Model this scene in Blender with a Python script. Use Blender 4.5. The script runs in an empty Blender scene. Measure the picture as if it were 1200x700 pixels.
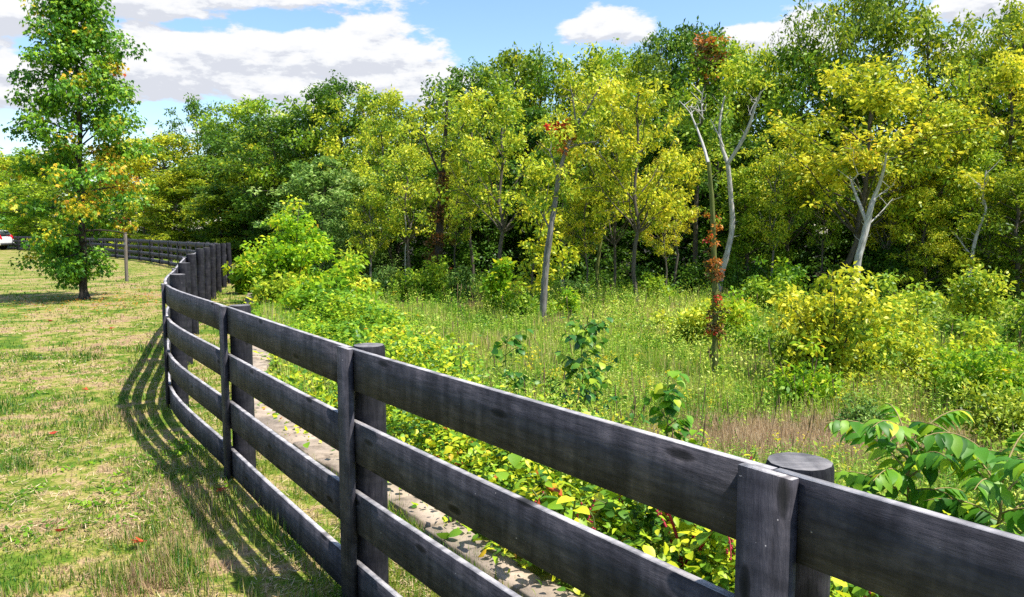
import bpy, math, random
import numpy as np
PI = math.pi
rad = math.radians
R = np.random.default_rng(7)
scene = bpy.context.scene
col = scene.collection
FPX = 900.0          # focal length in pixels of the 1200 px wide photograph
EYE = 1.7
PITCH = math.atan(80 / FPX)
V = lambda *a: np.array(a, float)

def P(x, y, d):
    """point on the sight line of photo pixel (x, y) at ground distance d (world +Y)"""
    u = (x - 600) / FPX; v = (350 - y) / FPX
    fy = math.cos(PITCH) + v * math.sin(PITCH); fz = -math.sin(PITCH) + v * math.cos(PITCH)
    t = d / fy
    return V(u * t, d, EYE + fz * t)

def X(px, d):
    return P(px, 270, d)[0]

# ------------------------------------------------------------------ terrain
FP = [(12.0, -14.0), (10.35, -11.7), (9.12, -10.02), (7.9, -8.35), (6.67, -6.68), (5.45, -5.0), (4.22, -3.34), (3.0, -1.67), (1.77, 0.0), (0.54, 1.67),
      (-0.72, 3.36), (-1.93, 5.15), (-3.22, 7.2)]
for px, d in ((213, 9.5), (223, 11.8), (232, 13.9), (240, 16.0), (247, 18.0), (254, 19.9), (260.5, 21.6), (267.5, 23.3), (262, 25.3), (252, 27.2), (242, 29.0), (232, 30.9), (221, 32.9),
              (210, 34.8), (199, 36.7), (188, 38.6), (177, 40.6), (164, 42.9), (150, 45.0), (136, 47.0), (122, 49.0), (107, 51.2), (91, 53.6), (75, 56.2), (58, 59.0), (40, 62.2),
              (21, 66.0), (4, 70.0), (-14, 74.5), (-34, 79.5)):
    FP.append((X(px, d), d))
FP = np.array(FP)
FP[:12] += np.array([.81, .59]) * .095; FP[12] += np.array([.9, .4]) * .06
FP[:10] += np.array([.012, -.085])
N_NEAR = 9            # index of the big post beside the camera
CORNER = 12           # where the run bends

def catmull(pts, n):
    out = []
    m = len(pts)
    for i in range(m - 1):
        p0 = pts[max(i - 1, 0)]; p1 = pts[i]; p2 = pts[i + 1]; p3 = pts[min(i + 2, m - 1)]
        for k in range(n):
            t = k / n
            out.append(0.5 * ((2 * p1) + (-p0 + p2) * t + (2 * p0 - 5 * p1 + 4 * p2 - p3) * t * t + (-p0 + 3 * p1 - 3 * p2 + p3) * t ** 3))
    out.append(pts[-1])
    return np.array(out)
SPL = catmull(FP, 6)

def side_dist(x, y):
    """signed distance from the fence line, positive on the meadow side"""
    x = np.atleast_1d(np.asarray(x, float)); y = np.atleast_1d(np.asarray(y, float))
    L = np.vstack([[60.0, -80.0], SPL[::3], [-200.0, 190.0]])
    best = np.full(x.shape, 1e9); sg = np.ones(x.shape)
    for a, b in zip(L[:-1], L[1:]):
        d = b - a; l2 = d @ d
        t = np.clip(((x - a[0]) * d[0] + (y - a[1]) * d[1]) / l2, 0, 1)
        dx = x - (a[0] + t * d[0]); dy = y - (a[1] + t * d[1])
        dd = np.hypot(dx, dy)
        cr = -(d[0] * dy - d[1] * dx)
        m = dd < best - 1e-9
        best = np.where(m, dd, best); sg = np.where(m, np.sign(cr), sg)
    return best * sg

_perm = np.random.default_rng(3).random((256, 256))
def vnoise(x, y, s=1.0):
    x = np.asarray(x, float) * s + 1000.3; y = np.asarray(y, float) * s + 1000.7
    xi = np.floor(x).astype(int); yi = np.floor(y).astype(int)
    fx = x - xi; fy = y - yi; fx = fx * fx * (3 - 2 * fx); fy = fy * fy * (3 - 2 * fy)
    g = lambda a, b: _perm[a % 256, b % 256]
    return (g(xi, yi) * (1 - fx) + g(xi + 1, yi) * fx) * (1 - fy) + (g(xi, yi + 1) * (1 - fx) + g(xi + 1, yi + 1) * fx) * fy

def sstep(a, b, v):
    t = np.clip((v - a) / (b - a), 0, 1); return t * t * (3 - 2 * t)

def ground(x, y, s=None):
    x = np.atleast_1d(np.asarray(x, float)); y = np.atleast_1d(np.asarray(y, float))
    if s is None: s = side_dist(x, y)
    drop = -1.0 * sstep(.95, 4.6, s)
    far_left = sstep(-12, -22, x) * 0.7
    drop = drop * (1 - far_left)
    bump = 0.09 * sstep(7.5, 12.5, y) * (1 - sstep(20, 36, y)) * sstep(8, 2, np.abs(s))
    rough = (vnoise(x, y, .35) - .5) * .10 * sstep(2, 7, s) + (vnoise(x, y, .9) - .5) * .05 * sstep(1.2, 3, s)
    rough += (vnoise(x, y, 1.7) - .5) * .02
    return drop + bump + rough

def gz(x, y): return float(ground(x, y)[0])

# ------------------------------------------------------------------ mesh helpers
class Batch:
    def __init__(s): s.v = []; s.f = []; s.r = []; s.m = []; s.c = []; s.n = 0
    def add(s, verts, faces, rnd=None, mat=0, coord=None):
        """verts (N,k,3), faces (m,4) template indices"""
        verts = np.asarray(verts, float); faces = np.asarray(faces)
        if verts.ndim == 2: verts = verts[None]
        N, k, _ = verts.shape
        if N == 0: return
        idx = (np.arange(N) * k)[:, None, None] + faces[None] + s.n
        s.v.append(verts.reshape(-1, 3)); s.f.append(idx.reshape(-1, 4))
        r = np.zeros(N) if rnd is None else np.broadcast_to(np.asarray(rnd, float), (N,))
        s.r.append(np.repeat(r, len(faces)))
        mm = np.asarray(mat)
        s.m.append(np.full(N * len(faces), mat, int) if mm.ndim == 0 else np.tile(mm, N))
        s.c.append(verts.reshape(-1, 3) if coord is None else np.asarray(coord, float).reshape(-1, 3))
        s.n += N * k
    def mesh(s, name, mats, smooth=False):
        v = np.concatenate(s.v).astype(np.float32); f = np.concatenate(s.f).astype(np.int32)
        me = bpy.data.meshes.new(name)
        me.vertices.add(len(v)); me.vertices.foreach_set('co', v.ravel())
        me.loops.add(f.size); me.loops.foreach_set('vertex_index', f.ravel())
        me.polygons.add(len(f)); me.polygons.foreach_set('loop_start', np.arange(0, f.size, 4, dtype=np.int32))
        me.polygons.foreach_set('material_index', np.concatenate(s.m).astype(np.int32))
        for m in (mats if isinstance(mats, (list, tuple)) else [mats]): me.materials.append(m)
        a = me.attributes.new('rnd', 'FLOAT', 'FACE'); a.data.foreach_set('value', np.concatenate(s.r).astype(np.float32))
        a = me.attributes.new('bc', 'FLOAT_VECTOR', 'POINT'); a.data.foreach_set('vector', np.concatenate(s.c).astype(np.float32).ravel())
        if smooth: me.polygons.foreach_set('use_smooth', np.ones(len(f), bool))
        me.update(calc_edges=True); me.validate()
        return me
    def obj(s, name, mats, parent=None, smooth=False):
        o = bpy.data.objects.new(name, s.mesh(name, mats, smooth)); col.objects.link(o)
        if parent is not None: o.parent = parent
        return o

def tag(o, label=None, cat=None, group=None, kind=None):
    if label: o['label'] = label
    if cat: o['category'] = cat
    if group: o['group'] = group
    if kind: o['kind'] = kind
    return o

def empty(name, loc, label, cat, group=None, rz=0.0):
    o = bpy.data.objects.new(name, None); col.objects.link(o)
    o.location = [float(a) for a in loc]; o.rotation_euler = (0, 0, rz); o.empty_display_size = .2
    return tag(o, label, cat, group)

def mobj(name, me, parent=None, mat=None):
    o = bpy.data.objects.new(name, me); col.objects.link(o)
    if parent is not None: o.parent = parent
    if mat is not None:
        for sl in o.material_slots: sl.link = 'OBJECT'; sl.material = mat
    return o

def unit(a): return a / np.maximum(np.linalg.norm(a, axis=-1, keepdims=True), 1e-9)

LEAF = (np.array([(0, 0, 0), (.26, .42, .07), (0, 1, -.04), (-.26, .42, .07)]), np.array([(0, 1, 2, 3)]))
def long_leaf(n=4, w=.24, droop=.25, fold=.06):
    ts = np.linspace(0, 1, n + 1)
    vs = []
    for t in ts:
        ww = w * (math.sin(PI * min(1, t ** .75)) ** .8 if 0 < t < 1 else .02)
        z = -droop * t * t
        vs += [(-ww, t * (1 - .25 * droop * t), z + fold * ww / w), (0, t * (1 - .25 * droop * t), z), (ww, t * (1 - .25 * droop * t), z + fold * ww / w)]
    fs = []
    for i in range(n):
        a = i * 3; fs += [(a, a + 1, a + 4, a + 3), (a + 1, a + 2, a + 5, a + 4)]
    return np.array(vs), np.array(fs)
OVATE = long_leaf(4, .30, .22, .07)
LANCE = long_leaf(4, .19, .35, .05)
HEART = long_leaf(4, .42, .3, .08)
BLADE = (np.array([(-.5, 0, 0), (.5, 0, 0), (.36, .55, .04), (-.36, .55, .04), (.06, 1, .2), (-.06, 1, .2)]), np.array([(0, 1, 2, 3), (3, 2, 4, 5)]))

def place(b, tmpl, pos, d, n, length, width, rnd, mat=0):
    """put the template at pos, its Y along d, its Z near n; x scaled by width, y z by length"""
    tv, tf = tmpl
    d = unit(d); x = unit(np.cross(d, n)); z = np.cross(x, d)
    N = len(pos)
    length = np.broadcast_to(length, (N,))[:, None, None]; width = np.broadcast_to(width, (N,))[:, None, None]
    out = pos[:, None, :] + x[:, None, :] * (tv[None, :, 0:1] * width) + d[:, None, :] * (tv[None, :, 1:2] * length) + z[:, None, :] * (tv[None, :, 2:3] * length)
    b.add(out, tf, rnd, mat)

def rnd_unit(n, rng=None):
    rng = rng or R
    return unit(rng.normal(size=(n, 3)))

def tube(b, pts, radii, sides=7, mat=0, cap=True, rough=0.0, rnd=0.0):
    pts = np.asarray(pts, float); n = len(pts); radii = np.broadcast_to(radii, (n,))
    tan = np.gradient(pts, axis=0); tan = unit(tan)
    ref = V(1, 0, 0) if abs(tan[0][0]) < .9 else V(0, 1, 0)
    x = unit(np.cross(tan, ref)); y = np.cross(tan, x)
    a = np.arange(sides) * 2 * PI / sides
    rr = radii[:, None] * (1 + rough * (R.random((n, sides)) - .5))
    ring = pts[:, None, :] + rr[..., None] * (np.cos(a)[None, :, None] * x[:, None, :] + np.sin(a)[None, :, None] * y[:, None, :])
    fs = []
    for i in range(n - 1):
        for k in range(sides):
            k2 = (k + 1) % sides
            fs.append((i * sides + k, i * sides + k2, (i + 1) * sides + k2, (i + 1) * sides + k))
    v = ring.reshape(-1, 3)
    ln = np.concatenate([[0], np.cumsum(np.linalg.norm(np.diff(pts, axis=0), axis=1))])
    co = np.stack([np.repeat(ln, sides), np.tile(np.cos(a), n) * .1, np.tile(np.sin(a), n) * .1], 1)
    b.add(v, np.array(fs), rnd, mat, co)
    if cap:
        c = np.vstack([ring[-1], pts[-1][None]])
        cf = [(k, (k + 1) % sides, sides, sides) for k in range(sides)]
        # quads only: pair up fan triangles
        cf = [(k, (k + 1) % sides, (k + 2) % sides, sides) for k in range(0, sides - 1, 2)]
        if sides % 2 == 0: b.add(c, np.array(cf), rnd, mat)

def wobble(a, b, n, amp, rng):
    t = np.linspace(0, 1, n)[:, None]
    p = a + (b - a) * t
    off = rng.normal(size=(n, 3)) * amp; off[0] = 0; off[-1] *= .3
    return p + off

# ------------------------------------------------------------------ materials
def new_mat(name):
    m = bpy.data.materials.new(name); m.use_nodes = True
    nt = m.node_tree; nt.nodes.clear()
    return m, nt, nt.nodes, nt.links

def nd(nodes, typ, **kw):
    n = nodes.new(typ)
    for k, v in kw.items(): setattr(n, k, v)
    return n

def ramp(nodes, stops):
    r = nodes.new('ShaderNodeValToRGB'); e = r.color_ramp.elements
    while len(e) > 1: e.remove(e[-1])
    e[0].position = stops[0][0]; e[0].color = (*stops[0][1], 1)
    for p, c in stops[1:]:
        x = e.new(p); x.color = (*c, 1)
    return r

def leaf_mat(name, stops, trans=.33, gloss=.22, rough=.45, patch=0.35, pscale=.5):
    """leaf colours run over the stops by the leaf's own random number, shifted by a slow noise so whole boughs differ"""
    m, nt, N, L = new_mat(name)
    at = nd(N, 'ShaderNodeAttribute', attribute_name='rnd')
    oi = nd(N, 'ShaderNodeObjectInfo'); tc = nd(N, 'ShaderNodeTexCoord')
    no = nd(N, 'ShaderNodeTexNoise'); no.inputs['Scale'].default_value = pscale; no.inputs['Detail'].default_value = 2
    ad = nd(N, 'ShaderNodeVectorMath', operation='ADD')
    L.new(tc.outputs['Object'], ad.inputs[0]); L.new(oi.outputs['Random'], ad.inputs[1]); L.new(ad.outputs[0], no.inputs['Vector'])
    s1 = nd(N, 'ShaderNodeMath', operation='MULTIPLY_ADD'); L.new(no.outputs['Fac'], s1.inputs[0]); s1.inputs[1].default_value = patch * 2.4; s1.inputs[2].default_value = -patch * 1.2
    s2 = nd(N, 'ShaderNodeMath', operation='ADD'); L.new(at.outputs['Fac'], s2.inputs[0]); L.new(s1.outputs[0], s2.inputs[1])
    s3 = nd(N, 'ShaderNodeMath', operation='MULTIPLY_ADD'); L.new(oi.outputs['Random'], s3.inputs[0]); s3.inputs[1].default_value = .16; L.new(s2.outputs[0], s3.inputs[2])
    s4 = nd(N, 'ShaderNodeMath', operation='SUBTRACT'); L.new(s3.outputs[0], s4.inputs[0]); s4.inputs[1].default_value = .08
    rp = ramp(N, stops); L.new(s4.outputs[0], rp.inputs[0])
    pb = nd(N, 'ShaderNodeBsdfPrincipled'); L.new(rp.outputs[0], pb.inputs['Base Color']); pb.inputs['Roughness'].default_value = rough
    pb.inputs['Specular IOR Level'].default_value = gloss
    hs = nd(N, 'ShaderNodeHueSaturation'); hs.inputs['Saturation'].default_value = 1.0; hs.inputs['Value'].default_value = 1.35; hs.inputs['Hue'].default_value = .487
    L.new(rp.outputs[0], hs.inputs['Color'])
    tr = nd(N, 'ShaderNodeBsdfTranslucent'); L.new(hs.outputs[0], tr.inputs[0])
    mx = nd(N, 'ShaderNodeMixShader'); mx.inputs[0].default_value = trans
    L.new(pb.outputs[0], mx.inputs[1]); L.new(tr.outputs[0], mx.inputs[2])
    out = nd(N, 'ShaderNodeOutputMaterial'); L.new(mx.outputs[0], out.inputs[0])
    return m

def noise_mat(name, stops, scale=5, detail=6, vec='bc', stretch=(1, 1, 1), rough=.8, bump=.3, spec=.3, second=None):
    m, nt, N, L = new_mat(name)
    if vec == 'bc':
        a = nd(N, 'ShaderNodeAttribute', attribute_name='bc'); vo = a.outputs['Vector']
    elif vec == 'world':
        a = nd(N, 'ShaderNodeNewGeometry'); vo = a.outputs['Position']
    else:
        a = nd(N, 'ShaderNodeTexCoord'); vo = a.outputs['Object']
    mp = nd(N, 'ShaderNodeMapping'); mp.inputs['Scale'].default_value = stretch; L.new(vo, mp.inputs[0])
    no = nd(N, 'ShaderNodeTexNoise'); no.inputs['Scale'].default_value = scale; no.inputs['Detail'].default_value = detail; no.inputs['Roughness'].default_value = .62
    L.new(mp.outputs[0], no.inputs['Vector'])
    rp = ramp(N, stops); L.new(no.outputs['Fac'], rp.inputs[0])
    c = rp.outputs[0]
    if second:
        sc2, st2, amt = second
        n2 = nd(N, 'ShaderNodeTexNoise'); n2.inputs['Scale'].default_value = sc2; n2.inputs['Detail'].default_value = 4
        L.new(vo, n2.inputs['Vector'])
        r2 = ramp(N, st2); L.new(n2.outputs['Fac'], r2.inputs[0])
        mx = nd(N, 'ShaderNodeMix', data_type='RGBA', blend_type='MULTIPLY'); mx.inputs[0].default_value = amt
        L.new(c, mx.inputs[6]); L.new(r2.outputs[0], mx.inputs[7]); c = mx.outputs[2]
    pb = nd(N, 'ShaderNodeBsdfPrincipled'); L.new(c, pb.inputs['Base Color']); pb.inputs['Roughness'].default_value = rough; pb.inputs['Specular IOR Level'].default_value = spec
    if bump:
        bp = nd(N, 'ShaderNodeBump'); bp.inputs['Strength'].default_value = bump; bp.inputs['Distance'].default_value = .01
        L.new(no.outputs['Fac'], bp.inputs['Height']); L.new(bp.outputs[0], pb.inputs['Normal'])
    out = nd(N, 'ShaderNodeOutputMaterial'); L.new(pb.outputs[0], out.inputs[0])
    return m

def plain(name, c, rough=.5, spec=.5, metal=0, coat=0):
    m, nt, N, L = new_mat(name)
    no = nd(N, 'ShaderNodeTexNoise'); no.inputs['Scale'].default_value = 12; no.inputs['Detail'].default_value = 3
    tc = nd(N, 'ShaderNodeTexCoord'); L.new(tc.outputs['Object'], no.inputs['Vector'])
    rp = ramp(N, [(.3, tuple(x * .9 for x in c)), (.7, c)]); L.new(no.outputs['Fac'], rp.inputs[0])
    pb = nd(N, 'ShaderNodeBsdfPrincipled'); L.new(rp.outputs[0], pb.inputs['Base Color']); pb.inputs['Roughness'].default_value = rough
    pb.inputs['Specular IOR Level'].default_value = spec; pb.inputs['Metallic'].default_value = metal; pb.inputs['Coat Weight'].default_value = coat
    out = nd(N, 'ShaderNodeOutputMaterial'); L.new(pb.outputs[0], out.inputs[0])
    return m

# leaf palettes
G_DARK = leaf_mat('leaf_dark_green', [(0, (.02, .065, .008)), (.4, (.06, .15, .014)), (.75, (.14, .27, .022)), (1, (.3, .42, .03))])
G_MID = leaf_mat('leaf_mid_green', [(0, (.03, .09, .009)), (.36, (.13, .27, .015)), (.7, (.32, .46, .025)), (1, (.6, .66, .05))])
G_GREY = leaf_mat('leaf_grey_green', [(0, (.04, .11, .022)), (.4, (.14, .27, .045)), (.8, (.32, .48, .10)), (1, (.5, .6, .2))])
G_YEL = leaf_mat('leaf_yellow_green', [(0, (.035, .11, .008)), (.28, (.15, .28, .016)), (.54, (.42, .51, .028)), (.86, (.74, .73, .05)), (1, (.82, .68, .06))])
G_GOLD = leaf_mat('leaf_golden', [(0, (.07, .16, .01)), (.3, (.26, .36, .018)), (.58, (.60, .60, .028)), (.9, (.82, .72, .045)), (1, (.80, .54, .05))])
G_OLIVE = leaf_mat('leaf_olive', [(0, (.035, .09, .01)), (.4, (.14, .24, .014)), (.75, (.34, .42, .02)), (1, (.6, .55, .03))])
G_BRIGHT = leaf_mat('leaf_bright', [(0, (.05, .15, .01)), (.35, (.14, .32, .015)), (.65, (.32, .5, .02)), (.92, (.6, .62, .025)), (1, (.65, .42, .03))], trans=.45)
G_SAP = leaf_mat('leaf_sapling', [(0, (.06, .18, .01)), (.3, (.18, .38, .015)), (.6, (.42, .60, .02)), (.8, (.70, .70, .03)), (.93, (.78, .56, .04)), (1, (.7, .3, .04))], trans=.45, patch=.25, pscale=1.2)
G_BANK = leaf_mat('leaf_bank', [(0, (.03, .10, .01)), (.35, (.10, .25, .015)), (.65, (.26, .43, .02)), (.92, (.52, .62, .03)), (1, (.6, .5, .04))], patch=.5, pscale=.9)
G_SWEET = leaf_mat('leaf_sweetgum', [(0, (.02, .08, .008)), (.35, (.06, .19, .012)), (.62, (.14, .32, .018)), (.88, (.30, .48, .02)), (.98, (.5, .52, .03)), (1, (.65, .35, .03))], patch=.10, gloss=.3)
G_SWEETY = leaf_mat('leaf_sweetgum_turning', [(0, (.04, .12, .01)), (.3, (.12, .28, .018)), (.5, (.38, .46, .02)), (.75, (.75, .58, .03)), (.93, (.7, .36, .03)), (1, (.6, .12, .02))], patch=.16, gloss=.35)
G_RED = leaf_mat('leaf_scarlet', [(0, (.3, .03, .012)), (.5, (.62, .05, .02)), (.8, (.6, .16, .02)), (1, (.5, .3, .03))], patch=.1)
G_ORANGE = leaf_mat('leaf_orange', [(0, (.14, .09, .015)), (.35, (.4, .13, .02)), (.7, (.55, .2, .02)), (1, (.5, .36, .03))], patch=.15)
G_BROWN = leaf_mat('leaf_rusty_vine', [(0, (.04, .05, .012)), (.4, (.12, .08, .02)), (.7, (.28, .1, .03)), (1, (.32, .2, .04))], patch=.2)
G_VINE = leaf_mat('leaf_vine', [(0, (.025, .09, .012)), (.3, (.08, .21, .02)), (.52, (.24, .42, .02)), (.72, (.52, .60, .025)), (.90, (.68, .66, .03)), (.98, (.6, .38, .03)), (1, (.5, .10, .03))], patch=.32, pscale=1.2, gloss=.3)
G_DEEP = leaf_mat('leaf_glossy_deep', [(0, (.02, .09, .012)), (.5, (.05, .18, .018)), (.85, (.14, .3, .03)), (1, (.4, .5, .03))], patch=.15, gloss=.35, trans=.35, rough=.42)
G_WALNUT = leaf_mat('leaf_compound', [(0, (.035, .14, .012)), (.5, (.10, .28, .02)), (.85, (.26, .46, .03)), (1, (.6, .62, .03))], patch=.15, gloss=.3, trans=.42, rough=.45)

BARK = noise_mat('bark_grey_brown', [(.3, (.03, .024, .018)), (.55, (.10, .085, .065)), (.75, (.2, .175, .14))], scale=9, stretch=(.5, 6, 6), bump=.8)
BARK_PALE = noise_mat('bark_pale', [(.3, (.15, .135, .115)), (.5, (.40, .375, .34)), (.7, (.64, .61, .57))], scale=6, stretch=(.7, 5, 5), bump=.5)
BARK_GREY = noise_mat('bark_grey', [(.3, (.06, .052, .045)), (.5, (.16, .145, .13)), (.7, (.3, .28, .26))], scale=6, stretch=(.7, 5, 5), bump=.5)
BARK_MOSS = noise_mat('bark_mossy', [(.3, (.05, .05, .015)), (.55, (.13, .15, .03)), (.75, (.3, .28, .1))], scale=7, stretch=(.6, 5, 5), bump=.6)
BARK_DARK = noise_mat('bark_dark', [(.3, (.015, .012, .009)), (.6, (.05, .04, .03)), (.8, (.09, .075, .06))], scale=9, stretch=(.5, 6, 6), bump=.7)
STEM = noise_mat('stem_green', [(.3, (.06, .10, .02)), (.7, (.16, .2, .05))], scale=8, bump=.1)
STEM_RED = noise_mat('stem_magenta', [(.3, (.32, .02, .04)), (.7, (.55, .06, .09))], scale=8, bump=.1)
STEM_TAN = noise_mat('stem_tan', [(.3, (.2, .14, .05)), (.7, (.36, .28, .12))], scale=8, bump=.1)

def paint_mat(name, worn_or_sunlit, k=1.0):
    m, nt, N, L = new_mat(name)
    a = nd(N, 'ShaderNodeAttribute', attribute_name='bc'); vo = a.outputs['Vector']
    mp = nd(N, 'ShaderNodeMapping'); mp.inputs['Scale'].default_value = (1.2, 9, 9); L.new(vo, mp.inputs[0])
    gr = nd(N, 'ShaderNodeTexNoise'); gr.inputs['Scale'].default_value = 5; gr.inputs['Detail'].default_value = 8; gr.inputs['Roughness'].default_value = .7; L.new(mp.outputs[0], gr.inputs['Vector'])
    bl = nd(N, 'ShaderNodeTexNoise'); bl.inputs['Scale'].default_value = 5.5; bl.inputs['Detail'].default_value = 8; bl.inputs['Roughness'].default_value = .68; L.new(vo, bl.inputs['Vector'])
    kn = nd(N, 'ShaderNodeTexVoronoi', voronoi_dimensions='2D'); kn.inputs['Scale'].default_value = 1.0
    mk = nd(N, 'ShaderNodeMapping'); mk.inputs['Scale'].default_value = (1.35, 4.4, 0.0); L.new(vo, mk.inputs[0]); L.new(mk.outputs[0], kn.inputs['Vector'])
    if worn_or_sunlit:
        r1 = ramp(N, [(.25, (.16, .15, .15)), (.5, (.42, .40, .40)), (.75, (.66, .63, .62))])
    else:
        r1 = ramp(N, [(.2, (.012, .011, .014)), (.42, (.031, .030, .039)), (.6, (.050, .048, .059)), (.76, (.085, .08, .088)), (.92, (.15, .14, .138))])
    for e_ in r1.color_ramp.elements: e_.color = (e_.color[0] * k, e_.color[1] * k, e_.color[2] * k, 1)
    L.new(gr.outputs['Fac'], r1.inputs[0])
    r2 = ramp(N, [(.3, (.40, .40, .44)), (.5, (.95, .95, .97)), (.62, (1.5, 1.45, 1.4)), (.75, (2.2, 2.05, 1.9))]); L.new(bl.outputs['Fac'], r2.inputs[0])
    m1 = nd(N, 'ShaderNodeMix', data_type='RGBA', blend_type='MULTIPLY'); m1.inputs[0].default_value = .95 if not worn_or_sunlit else .5
    L.new(r1.outputs[0], m1.inputs[6]); L.new(r2.outputs[0], m1.inputs[7])
    r3 = ramp(N, [(0, (.08, .08, .08)), (.035, (.2, .2, .2)), (.055, (.5, .48, .48)), (.07, (1.3, 1.25, 1.2)), (.12, (1, 1, 1))]); L.new(kn.outputs['Distance'], r3.inputs[0])
    m2 = nd(N, 'ShaderNodeMix', data_type='RGBA', blend_type='MULTIPLY'); m2.inputs[0].default_value = 1.0
    L.new(m1.outputs[2], m2.inputs[6]); L.new(r3.outputs[0], m2.inputs[7])
    dm = nd(N, 'ShaderNodeMapping'); dm.inputs['Scale'].default_value = (11, 1.6, 1); L.new(vo, dm.inputs[0])
    dn = nd(N, 'ShaderNodeTexNoise'); dn.inputs['Scale'].default_value = 2.2; dn.inputs['Detail'].default_value = 6; L.new(dm.outputs[0], dn.inputs['Vector'])
    rd = ramp(N, [(.35, (.6, .6, .62)), (.5, (1, 1, 1)), (.68, (1.45, 1.4, 1.35))]); L.new(dn.outputs['Fac'], rd.inputs[0])
    m4 = nd(N, 'ShaderNodeMix', data_type='RGBA', blend_type='MULTIPLY'); m4.inputs[0].default_value = .8
    L.new(m2.outputs[2], m4.inputs[6]); L.new(rd.outputs[0], m4.inputs[7]); m2 = m4
    # tiny paint chips
    ch = nd(N, 'ShaderNodeTexNoise'); ch.inputs['Scale'].default_value = 60; ch.inputs['Detail'].default_value = 2; L.new(vo, ch.inputs['Vector'])
    rc = ramp(N, [(.765, (0, 0, 0)), (.79, (1, 1, 1))]); L.new(ch.outputs['Fac'], rc.inputs[0])
    m3 = nd(N, 'ShaderNodeMix', data_type='RGBA'); L.new(rc.outputs[0], m3.inputs[0]); L.new(m2.outputs[2], m3.inputs[6]); m3.inputs[7].default_value = (.32, .3, .3, 1)
    pb = nd(N, 'ShaderNodeBsdfPrincipled'); L.new(m3.outputs[2], pb.inputs['Base Color']); pb.inputs['Roughness'].default_value = .7; pb.inputs['Specular IOR Level'].default_value = .2
    bp = nd(N, 'ShaderNodeBump'); bp.inputs['Strength'].default_value = .9; bp.inputs['Distance'].default_value = .006; L.new(gr.outputs['Fac'], bp.inputs['Height']); L.new(bp.outputs[0], pb.inputs['Normal'])
    out = nd(N, 'ShaderNodeOutputMaterial'); L.new(pb.outputs[0], out.inputs[0])
    return m
PAINT = paint_mat('black_fence_paint', False)
POSTP = paint_mat('black_post_paint', False, .55)
POSTTOP = paint_mat('weathered_post_top', True, .38)
SUNLIT_WORN = paint_mat('sunlit_weathered_board_edge', True, .78)  # board top faces: sun-lit brightness put into the colour, along with weathered grey

def turf_nodes(N, L, lawn):
    """colour by place in the world; the same patches on the soil sheet and the blades"""
    g = nd(N, 'ShaderNodeNewGeometry')
    n1 = nd(N, 'ShaderNodeTexNoise'); n1.inputs['Scale'].default_value = .75 if lawn else .22; n1.inputs['Detail'].default_value = 6; n1.inputs['Roughness'].default_value = .72
    L.new(g.outputs['Position'], n1.inputs['Vector'])
    n2 = nd(N, 'ShaderNodeTexNoise'); n2.inputs['Scale'].default_value = 4.6 if lawn else 1.3; n2.inputs['Detail'].default_value = 4; n2.inputs['Roughness'].default_value = .65
    L.new(g.outputs['Position'], n2.inputs['Vector'])
    ad = nd(N, 'ShaderNodeMath', operation='MULTIPLY_ADD'); L.new(n2.outputs['Fac'], ad.inputs[0]); ad.inputs[1].default_value = .85 if lawn else .55; L.new(n1.outputs['Fac'], ad.inputs[2])
    return g, ad.outputs[0]      # about 0.45 .. 1.1, mean 0.775

def blade_mat(name, stops, lawn, spread=.25, trans=.35, hue=None):
    m, nt, N, L = new_mat(name)
    g, v = turf_nodes(N, L, lawn)
    at = nd(N, 'ShaderNodeAttribute', attribute_name='rnd')
    s = nd(N, 'ShaderNodeMath', operation='MULTIPLY_ADD'); L.new(at.outputs['Fac'], s.inputs[0]); s.inputs[1].default_value = spread; L.new(v, s.inputs[2])
    q = nd(N, 'ShaderNodeMath', operation='SUBTRACT'); L.new(s.outputs[0], q.inputs[0]); q.inputs[1].default_value = spread / 2
    mr = nd(N, 'ShaderNodeMapRange'); L.new(q.outputs[0], mr.inputs[0]); mr.inputs[1].default_value = .68 if lawn else .5; mr.inputs[2].default_value = 1.18 if lawn else 1.05
    rp = ramp(N, stops); L.new(mr.outputs[0], rp.inputs[0])
    pb = nd(N, 'ShaderNodeBsdfPrincipled'); L.new(rp.outputs[0], pb.inputs['Base Color']); pb.inputs['Roughness'].default_value = .5; pb.inputs['Specular IOR Level'].default_value = .3
    tr = nd(N, 'ShaderNodeBsdfTranslucent'); L.new(rp.outputs[0], tr.inputs[0])
    mx = nd(N, 'ShaderNodeMixShader'); mx.inputs[0].default_value = trans; L.new(pb.outputs[0], mx.inputs[1]); L.new(tr.outputs[0], mx.inputs[2])
    out = nd(N, 'ShaderNodeOutputMaterial'); L.new(mx.outputs[0], out.inputs[0])
    return m
LAWN_STOPS = [(0, (.03, .11, .010)), (.3, (.065, .19, .012)), (.48, (.15, .26, .015)), (.6, (.26, .28, .04)), (.72, (.42, .36, .12)), (.86, (.46, .35, .18)), (1, (.38, .25, .15))]
LAWN_BLADE = blade_mat('lawn_blades', LAWN_STOPS, True, .5)
STRIP_BLADE = blade_mat('lawn_blades_lush', [(0, (.05, .16, .01)), (.4, (.13, .26, .016)), (.7, (.26, .32, .03)), (1, (.38, .34, .08))], True, .5)
MEADOW_STOPS = [(0, (.09, .24, .012)), (.3, (.27, .44, .03)), (.5, (.52, .61, .08)), (.7, (.68, .66, .18)), (.85, (.55, .43, .22)), (1, (.44, .31, .2))]
MEADOW_BLADE = blade_mat('meadow_blades', MEADOW_STOPS, False, .45, .4)
WEED_LEAF = blade_mat('meadow_weed_leaves', [(0, (.05, .17, .012)), (.35, (.18, .38, .025)), (.65, (.42, .58, .06)), (.85, (.60, .68, .12)), (1, (.5, .46, .18))], False, .6, .4)
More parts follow.
